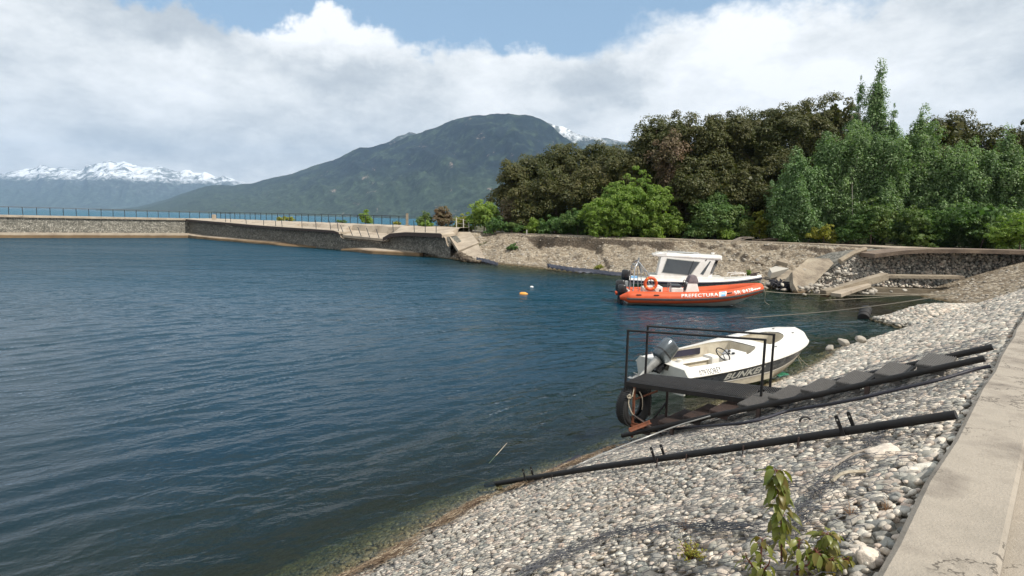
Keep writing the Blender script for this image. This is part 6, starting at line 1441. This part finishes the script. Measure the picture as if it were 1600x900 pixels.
# ------------------------------------------------------------------ gangway, stair, tyre
def build_gangway():
    NL, NR, FL, FR = Vector((1.93, 9.56, 0)), Vector((3.80, 8.66, 0)), Vector((2.36, 10.11, 0)), Vector((4.28, 9.44, 0))
    a = Vector((NL.x, NL.y, 1.2)); Lg, Wg = 2.42, .70
    g = empty('gangway', a, 0, 'black metal gangway with mesh deck and two handrails reaching over the water', 'gangway')
    u = (NR - NL).normalized(); w = Vector((-u.y, u.x, 0)); R = Matrix((u, w, Vector((0, 0, 1)))).transposed(); base0 = Vector((a.x, a.y, 0))
    def F(x, y, z):
        s_, t_ = x / 2.02, y / Wg; p = NL.lerp(NR, s_).lerp(FL.lerp(FR, s_), t_) - base0; return Vector((p.x, p.y, z))
    def bar(mb, p, q, wd, hg):
        d = q - p; ax = d.normalized(); sd_ = ax.cross(Vector((0, 0, 1))).normalized() if abs(ax.z) < .95 else w; up_ = sd_.cross(ax); mb.box((p + q) / 2, (d.length, wd, hg), Matrix((ax, sd_, up_)).transposed())
    mb = MB()
    for y in (0, Wg): bar(mb, F(0, y, -.04), F(Lg, y, -.04), .035, .075)
    for x in (0, Lg * .5, Lg): bar(mb, F(x, .02, -.047), F(x, Wg - .02, -.047), .035, .055)
    mb.build('deck_frame', M['black_steel'], g, bevel=.004)
    mb = MB(); n = 96
    for i in range(n): x = .02 + (Lg - .04) * i / (n - 1); bar(mb, F(x, .02, -.004), F(x, Wg - .02, -.004), .011, .012)
    for j in range(14): y = .03 + (Wg - .06) * j / 13; bar(mb, F(.01, y, -.006), F(Lg - .01, y, -.006), .008, .010)
    mb.build('deck_grating', M['worn_steel'], g)
    tops = {}
    for k, (x, y, z0, z1) in enumerate(((0, 0, -.3, .855), (2.02, 0, -.02, .93), (.02, Wg, -.05, .84), (2.02, Wg, -.45, .87))):
        mb = MB(); mb.tube([F(x, y, z0), F(x, y, z1)], .021, 8); mb.build('post', M['black_steel'], g, smooth=60); tops[k] = F(x, y, z1)
    for p, q in ((0, 1), (2, 3)):
        mb = MB(); e = (tops[q] - tops[p]).normalized() * .02; mb.tube([tops[p] - e, tops[q] + e], .018, 8); mb.build('handrail', M['black_steel'], g, smooth=60)
    # legs: rusty pair at the water end, one inner pair
    for (x, y, zb, mt) in ((.14, .02, -.95, 'rust'), (.12, Wg, -.75, 'rusty_black'), (.42, Wg * .95, -.95, 'rusty_black')):
        mb = MB(); bar(mb, F(x, y, -.08), F(x, y, zb), .04, .04); mb.build('leg', M[mt], g, bevel=.004)
    for p, q, mt in (((.14, .02, -.30), (.34, .44, -.22), 'rust'), ((.14, 0, -.55), (.6, .1, -.85), 'rusty_black'), ((.42, Wg * .95, -.45), (.22, .4, -.86), 'worn_steel'), ((.14, .05, -.62), (.42, .60, -.9), 'rusty_black')):
        mb = MB(); mb.tube([F(*p), F(*q)], .018, 5); mb.build('brace', M[mt], g)
    # tyre fender hanging on the end
    c = at_depth(990.5, 633, 9.68); t = empty('tyre', c, 0, 'old black tyre roped to the water end of the gangway as a fender', 'tyre'); t.rotation_euler = (0, .06, math.radians(38))
    mb = MB(); rings = []
    prof = [(.205, -.05), (.24, -.085), (.30, -.10), (.335, -.085), (.352, -.05), (.355, 0), (.352, .05), (.335, .085), (.30, .10), (.24, .085), (.205, .05), (.215, .03), (.235, .05), (.30, .07), (.325, 0), (.30, -.07), (.235, -.05), (.215, -.03)]
    for i in range(49):
        aa = 2 * math.pi * i / 48; bump = .004 if i % 2 else 0
        rings.append([(math.cos(aa) * (r_ + (bump if r_ > .33 else 0)), y_, math.sin(aa) * (r_ + (bump if r_ > .33 else 0))) for r_, y_ in prof])
    mb.loft(rings, closed=True); mb.build('carcass', M['rubber'], t, smooth=50)
    mb = MB()
    for i in range(60):
        aa = 2 * math.pi * i / 60
        for y_, tw in ((-.05, .25), (.05, -.25)): mb.box(Vector((math.cos(aa) * .357, y_, math.sin(aa) * .357)), (.014, .07, .02), Matrix.Rotation(-aa, 3, 'Y') @ Matrix.Rotation(tw, 3, 'X'))
    mb.build('tread', M['rubber'], t)
    # ropes round the tyre
    p0 = a + F(.0, .0, -.28); 
    mb = MB(); mb.tube(smooth_path([at_depth(984, 619, 9.45), at_depth(982, 630, 9.42), at_depth(985, 641, 9.40), at_depth(989, 648, 9.42)], 6), .010, 5); mb.tube(smooth_path([at_depth(999, 612, 9.55), at_depth(1003, 620, 9.5), at_depth(1004, 632, 9.5), at_depth(1003, 640, 9.55)], 6), .009, 5); mb.tube([at_depth(991, 606, 9.5), at_depth(988, 620, 9.45)], .009, 5)
    mb.tube(smooth_path([at_depth(980, 619, 9.42), at_depth(984, 617, 9.40), at_depth(986, 621, 9.42), at_depth(982, 622, 9.40), at_depth(980, 619, 9.42)], 4), .012, 5)
    o = mb.build('fender_rope', M['rope_pale'], smooth=60); props(o, 'pale knotted rope tying the tyre to the gangway leg', 'rope')
    return a
build_gangway()

def build_stair():
    s0 = np.array([2.10, 9.40]); T3 = Vector((SH_T[0], SH_T[1], 0)).normalized(); N3 = Vector((SH_N[0], SH_N[1], 0)).normalized()
    s_, d0 = xy_sd(*s0); lift = .16; W = .92; D1 = CREST - .1
    st = empty('stair', (s0[0], s0[1], 0), 0, 'black steel stair with grating treads lying down the stone bank into the water', 'stair'); o0 = Vector((s0[0], s0[1], 0))
    def P(d, t, dz=0.0): x, y = sd_xy(s_ + t, d); return Vector((x, y, SLOPE * d + lift + dz)) - o0
    mb = MB(); mb.tube([P(d0 - .25, 0, 0), P(1.6, 0, .01), P(3.2, 0, -.01), P(D1, 0, 0)], .038, 10); mb.build('stringer', M['black_steel'], st, smooth=60)
    mb = MB(); mb.tube([P(d0 - .1, W, 0), P(D1, W, 0)], .04, 8); mb.build('stringer', M['black_steel'], st, smooth=60)
    run = .415; k = 0; d = d0 + .0; R = Matrix((N3, T3, Vector((0, 0, 1)))).transposed()
    while d < D1 - .3:
        zt = .085; c = P(d + .13, W / 2, 0); base = P(d + .05, 0, 0).z + zt; old = d < d0 + 1.5
        mb = MB(); mb.box((c.x, c.y, base - .02), (.30, W - .02, .03), R)
        for j in range(13): q_ = Vector((c.x, c.y, base + .001)) + R @ Vector((-.14 + .28 * j / 12, 0, 0)); mb.box(q_, (.010, W - .04, .005), R)
        for y in (-W / 2 + .02, W / 2 - .02): q_ = Vector((c.x, c.y, base - .06)) + R @ Vector((0, y, 0)); mb.box(q_, (.26, .02, .07), R)
        mb.build('tread', M['rusty_black' if old else 'tread_grey'], st); d += run; k += 1
    for dd in (1.1, 2.4, 3.7):
        for t in (0, W): mb = MB(); p = P(dd, t, 0); mb.box(p + Vector((0, 0, -.14)), (.05, .05, .26), R); mb.build('foot', M['rusty_black'], st)
    mb = MB(); p = P(2.02, W + .10, .06)
    mb.box(p + Vector((0, 0, 0)), (.03, .012, .14), R); mb.box(p + R @ Vector((.07, 0, .02)), (.03, .012, .16), R); mb.build('bracket', M['black_steel'], st)
    # rusty angle irons lying at the foot
    for a, b, w, lab in ((at_depth(984, 674, 9.15), at_depth(1017, 661, 9.35), .05, 'rusty angle iron across the foot of the stair'), (at_depth(986, 664, 9.5), at_depth(1006, 669, 9.3), .03, 'short rusty bar crossing the angle iron at the stair foot')):
        d = b - a; Rr = d.to_track_quat('X', 'Z').to_matrix(); mb = MB(); mb.box(d / 2, (d.length, w, .012), Rr); mb.box(d / 2 + Rr @ Vector((0, w / 2, .02)), (d.length, .012, .05), Rr); o = mb.build('angle_iron', M['rust'], bevel=.003); o.location = a; props(o, lab, 'scrap iron')
M['tread_grey'] = simple('tread_grey', (0.095, 0.09, 0.086), (0.06, 0.057, 0.054), 20, 0.7, bump=.003, bscale=120)
build_stair()

def build_pipes():
    # boat rail: long black pipe with pairs of flat lugs
    A = at_level(781, 755, .03); B = on_bank(1400, 662, .12); d = (B - A); L = d.length; u = d.normalized(); E_ = A + u * (L + .42)
    rt = empty('launching_rail', A, 0, 'long black pipe rail with upright lugs sloping down the cobbles into the water', 'pipe rail')
    mb = MB(); mb.tube([Vector((0, 0, 0)) - u * .35, d * .35 + Vector((0, 0, .015)), d * .7, E_ - A], .035, 14); mb.build('pipe', M['black_steel'], rt, smooth=60)
    hz = Vector((u.x, u.y, 0)).normalized(); pp = Vector((-hz.y, hz.x, 0)); R = Matrix((u, pp, u.cross(pp))).transposed()
    for px in (829, 1032, 1323):
        dr = ray(px, 700); k = dr[0] / dr[1]; t = (k * A.y - A.x) / (u.x - k * u.y)
        for sx, sy in ((-.035, -.045), (.035, .045)):
            mb = MB(); c = u * t + R @ Vector((sx, sy, .055)); mb.box(c, (.032, .010, .17), R); mb.box(c + R @ Vector((0, 0, .088)), (.026, .0095, .012), R); lug = mb.build('lug', M['black_steel'], rt, bevel=.003)
            mb = MB(); mb.tube([c + R @ Vector((0, -.0065, .055)), c + R @ Vector((0, .0065, .055))], .008, 10); b_ = mb.build('bolt_hole', M['pale_rock'], lug)
    for px in (1032, 1077, 1165, 868, 1250):
        dr = ray(px, 700); k = dr[0] / dr[1]; t = (k * A.y - A.x) / (u.x - k * u.y); p = A + u * t; bz = bank_z(p.x, p.y)
        mb = MB(); q_ = p - pp * .05; mb.tube([q_ - A + Vector((0, 0, .02)), Vector((q_.x, q_.y, bz - .12)) - A - pp * .02], .008, 5); mb.build('stake', M['rusty_black'], rt)
    # short thick pipe in the shallows
    a = at_level(851, 745, .035); b = at_level(906, 716, .16); mb = MB(); mb.tube([Vector((0, 0, 0)), b - a], .062, 16, cap=False); mb.tube([(b - a) * .0, (b - a)], .052, 16, cap=False); o = mb.build('pipe_piece', M['hose'], smooth=60); o.location = a; props(o, 'short thick black pipe piece lying half in the water behind the long rail', 'pipe')
    # cable from the pipe knot up to the stair
    pts = [at_level(872, 745, .20), on_bank(905, 726, .16), on_bank(960, 702, .15), on_bank(1010, 683, .16), on_bank(1062, 664, .22), on_bank(1110, 650, .24)]
    mb = MB(); mb.tube(smooth_path(pts, 6), .0105, 6); k = pts[0]; mb.tube([k + Vector((-.06, .03, .10)), k, k + Vector((.10, 0, .06)), k + Vector((.02, -.05, -.05))], .008, 5); props(mb.build('cable', M['outboard_leg'], smooth=60), 'thin pale grey cable running from the long rail up to the stair', 'cable')
    pts = [on_bank(x, y, .10) for x, y in ((1020, 674), (1075, 668), (1130, 664), (1168, 660), (1200, 652), (1228, 643), (1262, 637), (1305, 630), (1350, 621), (1400, 609), (1465, 594), (1520, 578), (1548, 572))]
    mb = MB(); mb.tube(smooth_path(pts, 8), .019, 8); props(mb.build('hose', M['hose'], smooth=60), 'black hose snaking over the cobbles below the stair', 'hose')
    # ropes on the bank and across the inlet
    pts = [on_bank(1128, 612, .03), on_bank(1160, 603, .06), on_bank(1190, 595, .05), on_bank(1216, 587, .06)]
    mb = MB(); mb.tube(smooth_path(pts, 6), .012, 6); props(mb.build('mooring_rope', M['rope_pale'], smooth=60), 'pale rope lying on the stones behind the gangway posts', 'rope')
    c = on_bank(1223, 587, .07); mb = MB()
    for k in range(4): y = (k - 1.5) * .03; mb.tube([c + Vector((-.17, -.08 + y, 0)), c + Vector((0, y, .03 + .012 * k)), c + Vector((.17, .10 + y, .02))], .022, 6)
    props(mb.build('green_rope', M['rope_green'], smooth=60), 'bundle of green rope on the stones by the far gangway post', 'rope')
    def line(pts, r, label, mat='rope_pale'):
        mb = MB(); mb.tube(smooth_path(pts, 8), r, 5); props(mb.build('mooring_rope', M[mat], smooth=60), label, 'rope')
    line([at_level(1085, 501.5, .015), at_depth(1130, 499, 24.8), at_depth(1200, 494.5, 23.6), at_depth(1300, 486, 21.6), at_depth(1400, 473.5, 19.6), at_depth(1500, 458, 18.0)], .017, 'long pale rope stretched low over the water to the right bank')
    line([at_depth(1264, 449, 34.0), at_depth(1320, 455, 33), at_depth(1400, 458.5, 32), at_depth(1480, 461, 31)], .015, 'upper thin rope crossing in front of the leaning beam')
    line([at_depth(1193, 455, 33.5), at_depth(1240, 458.5, 33), at_depth(1320, 461, 32), at_depth(1400, 461.5, 31), at_depth(1490, 460, 30)], .015, 'lower thin rope from the orange boat bow to the right bank')
    line([at_depth(1290, 469, 30.0), at_depth(1350, 466, 29.6), at_depth(1400, 462.5, 29), at_depth(1470, 457, 28)], .013, 'short sagging rope over the brown shallows')
    # drum, buoys, sticks
    c = at_level(1351, 490, .20); rt = empty('drum', c, .5, 'black floating drum against the stone mound at the right', 'drum'); mb = MB(); rings = []
    for x, r in ((-.36, .02), (-.36, .18), (-.34, .225), (-.16, .23), (-.15, .245), (-.13, .23), (.13, .23), (.15, .245), (.17, .23), (.34, .225), (.36, .18), (.36, .02)): rings.append([(x, r * math.cos(2 * math.pi * k / 20), r * math.sin(2 * math.pi * k / 20)) for k in range(20)])
    mb.loft(rings, closed=True, cap=True); o = mb.build('shell', M['rubber'], rt, smooth=40); rt.rotation_euler = (0, -.5, .9)
    c = at_level(817.5, 459.3, .03); mb = MB(); rings = []
    for x, r in ((-.19, .02), (-.18, .07), (-.1, .10), (.08, .10), (.16, .075), (.20, .04), (.24, .035), (.25, .01)): rings.append([(x, r * math.cos(2 * math.pi * k / 14), r * math.sin(2 * math.pi * k / 14)) for k in range(14)])
    mb.loft(rings, closed=True, cap=True); o = mb.build('buoy', M['buoy_orange'], smooth=50); o.location = c; props(o, 'orange yellow mooring buoy floating mid harbour', 'buoy')
    c = at_level(831, 448.3, .02); mb = MB(); rings = []
    for x, r in ((-.10, .01), (-.09, .045), (0, .06), (.07, .045), (.10, .01)): rings.append([(x, r * math.cos(2 * math.pi * k / 12), r * math.sin(2 * math.pi * k / 12)) for k in range(12)])
    mb.loft(rings, closed=True, cap=True); o = mb.build('buoy', M['white_paint'], smooth=50); o.location = c; props(o, 'small white float a little behind the orange yellow buoy', 'buoy')
    a = at_level(764, 724, -.05); b = at_depth(792, 703, a.y + .45); b.z = .12; mb = MB(); mb.tube([a, b], [.008, .004], 5); props(mb.build('twig', M['rope_pale']), 'thin pale stick poking out of the water left of the long rail', 'stick')
    mb = MB(); mb.tube(smooth_path([at_level(690, 742, .0), at_level(715, 743.5, .004), at_level(738, 746, .005), at_level(762, 751, .0)], 5), .006, 5); props(mb.build('twig', M['bark']), 'reddish branch floating beside the end of the long rail', 'stick')
    # few loose pieces on the stones
    for p, q_, r, lab, mt in (((1295, 735), (1362, 700), .010, 'bent grey wire loop lying on the stones at the right', 'driftwood'), ((1300, 752), (1352, 736), .012, 'pale curved stick on the stones right of the tall sapling', 'rope_pale'), ((932, 799), (955, 792), .012, 'small driftwood stick near the middle of the cobbles', 'driftwood'), ((728, 818), (742, 810), .012, 'little pale stick on the cobbles near the straw line', 'driftwood'), ((785, 893), (815, 888), .014, 'grey piece of driftwood at the bottom edge', 'driftwood')):
        a, b = on_bank(*p, .07), on_bank(*q_, .07); mb = MB(); mb.tube(smooth_path([a, a.lerp(b, .5) + Vector((random.uniform(-.05, .05), random.uniform(-.03, .03), .02)), b], 5), [r] * 11, 5); props(mb.build('twig', M[mt]), lab, 'stick')
    c = on_bank(1258, 658, .04); mb = MB(); mb.tube([c + Vector((.06 * math.cos(t), 0, .06 * math.sin(t) - .01)) for t in np.linspace(0, math.pi, 9)], .012, 6); props(mb.build('hose_loop', M['black_steel'], smooth=60), 'small black hoop sticking out of the cobbles above the long rail', 'hoop')
    # individual large stones
    for i, (px, py, r, lab, mt) in enumerate([(1378, 716, .11, 'large smooth grey stone at the right end of the cobbles', 'cobble'), (1296, 546, .13, 'reddish boulder at the tip of the far cobble headland', 'rubble'), (1318, 536, .14, 'grey boulder on the ridge of the far cobble headland', 'rubble'), (1345, 532, .15, 'pale boulder right of the grey one on the cobble headland', 'rubble'), (1356, 876, .07, 'dark green stone lying against the kerb shadow', 'cobble')]):
        c = on_bank(px, py, 0.0); v, f = ICO3; d = fbm(v * 1.2 + i * 3.7 + 40, 4, i + 9)[:, None]; ob = fast_mesh('boulder', np.clip(v * (1 + .6 * d), -.85, .85) * r * [1.2, .9, .62], f, M[mt]); ob.location = c + Vector((0, 0, r * .25)); ob.rotation_euler = (-.25, -.3, i); props(ob, lab, 'boulder')
build_pipes()

def build_straw():
    """washed-up reeds along the water's edge: nobody could count them"""
    A_, B_ = [], []; n = 3600
    s = RNG.uniform(-3.6, 2.2, n); dens = vnoise(np.stack([s * 2.2, s * 0, s * 0], -1), 5); keep = RNG.random(n) < np.clip(.5 + dens * .9, .04, 1); s = s[keep]; n = len(s)
    d = .20 + .10 * np.sin(s * 1.9) + RNG.normal(0, .05, n) + .02; wide = RNG.random(n) < .12; d = d + wide * RNG.uniform(0, .35, n)
    L = RNG.uniform(.03, .16, n); an = RNG.normal(0.02, .42, n)
    for sg in (-1, 0, 1):
        ss = s + np.cos(an) * L * sg; dd = d + np.sin(an) * L * sg + (sg == 0) * RNG.normal(0, .012, n); x, y = sd_xy(ss, dd)
        A_.append(np.stack([x, y, bank_h(ss, dd) + .055 + RNG.uniform(-.02, .045, n)], -1))
    vs, fs = [], []; off = 0
    for P, Q in ((A_[0], A_[1]), (A_[1], A_[2])):
        dv = Q - P; dv /= np.linalg.norm(dv, axis=1, keepdims=True); u = np.cross(dv, [[0, 0, 1.]]); u /= np.linalg.norm(u, axis=1, keepdims=True); r = (RNG.uniform(.0012, .0032, n))[:, None]
        w_ = np.cross(u, dv); V = np.stack([P + u * r, Q + u * r, P - u * r * .5 + w_ * r, Q - u * r * .5 + w_ * r, P - u * r * .5 - w_ * r, Q - u * r * .5 - w_ * r], 1).reshape(-1, 3)
        b = (np.arange(n) * 6)[:, None] + off; fs += [b + np.array([[0, 1, 3, 2]]), b + np.array([[2, 3, 5, 4]]), b + np.array([[4, 5, 1, 0]])]; vs.append(V); off += len(V)
    m, q = new_mat('reed'); out = q.n('OutputMaterial'); p = q.n('BsdfPrincipled', inp={'Roughness': .85}); q.link(q.ramp(q.n('NewGeometry').outputs['Random Per Island'], [(0, (.05, .03, .02)), (.4, (.10, .065, .04)), (.75, (.18, .13, .08)), (1, (.36, .30, .22))]), p.inputs['Base Color']); q.link(p.outputs[0], out.inputs[0])
    o = fast_mesh('washed_up_straw', np.concatenate(vs), np.concatenate(fs), m, smooth=False); props(o, 'brown dry reeds washed up in a line along the water edge', 'straw', kind='stuff')
build_straw()

# ------------------------------------------------------------------ air
def build_haze():
    mb = MB(); mb.box((0, 6900, 745), (31000, 14000, 1502)); m, q = new_mat('haze'); out = q.n('OutputMaterial'); v = q.n('VolumePrincipled'); v.inputs['Color'].default_value = (.45, .68, 1.0, 1); v.inputs['Density'].default_value = HAZE; v.inputs['Anisotropy'].default_value = .0
    q.link(v.outputs[0], out.inputs['Volume']); o = mb.build('haze', m); props(o, kind='stuff')
HAZE = 5e-5
build_haze()
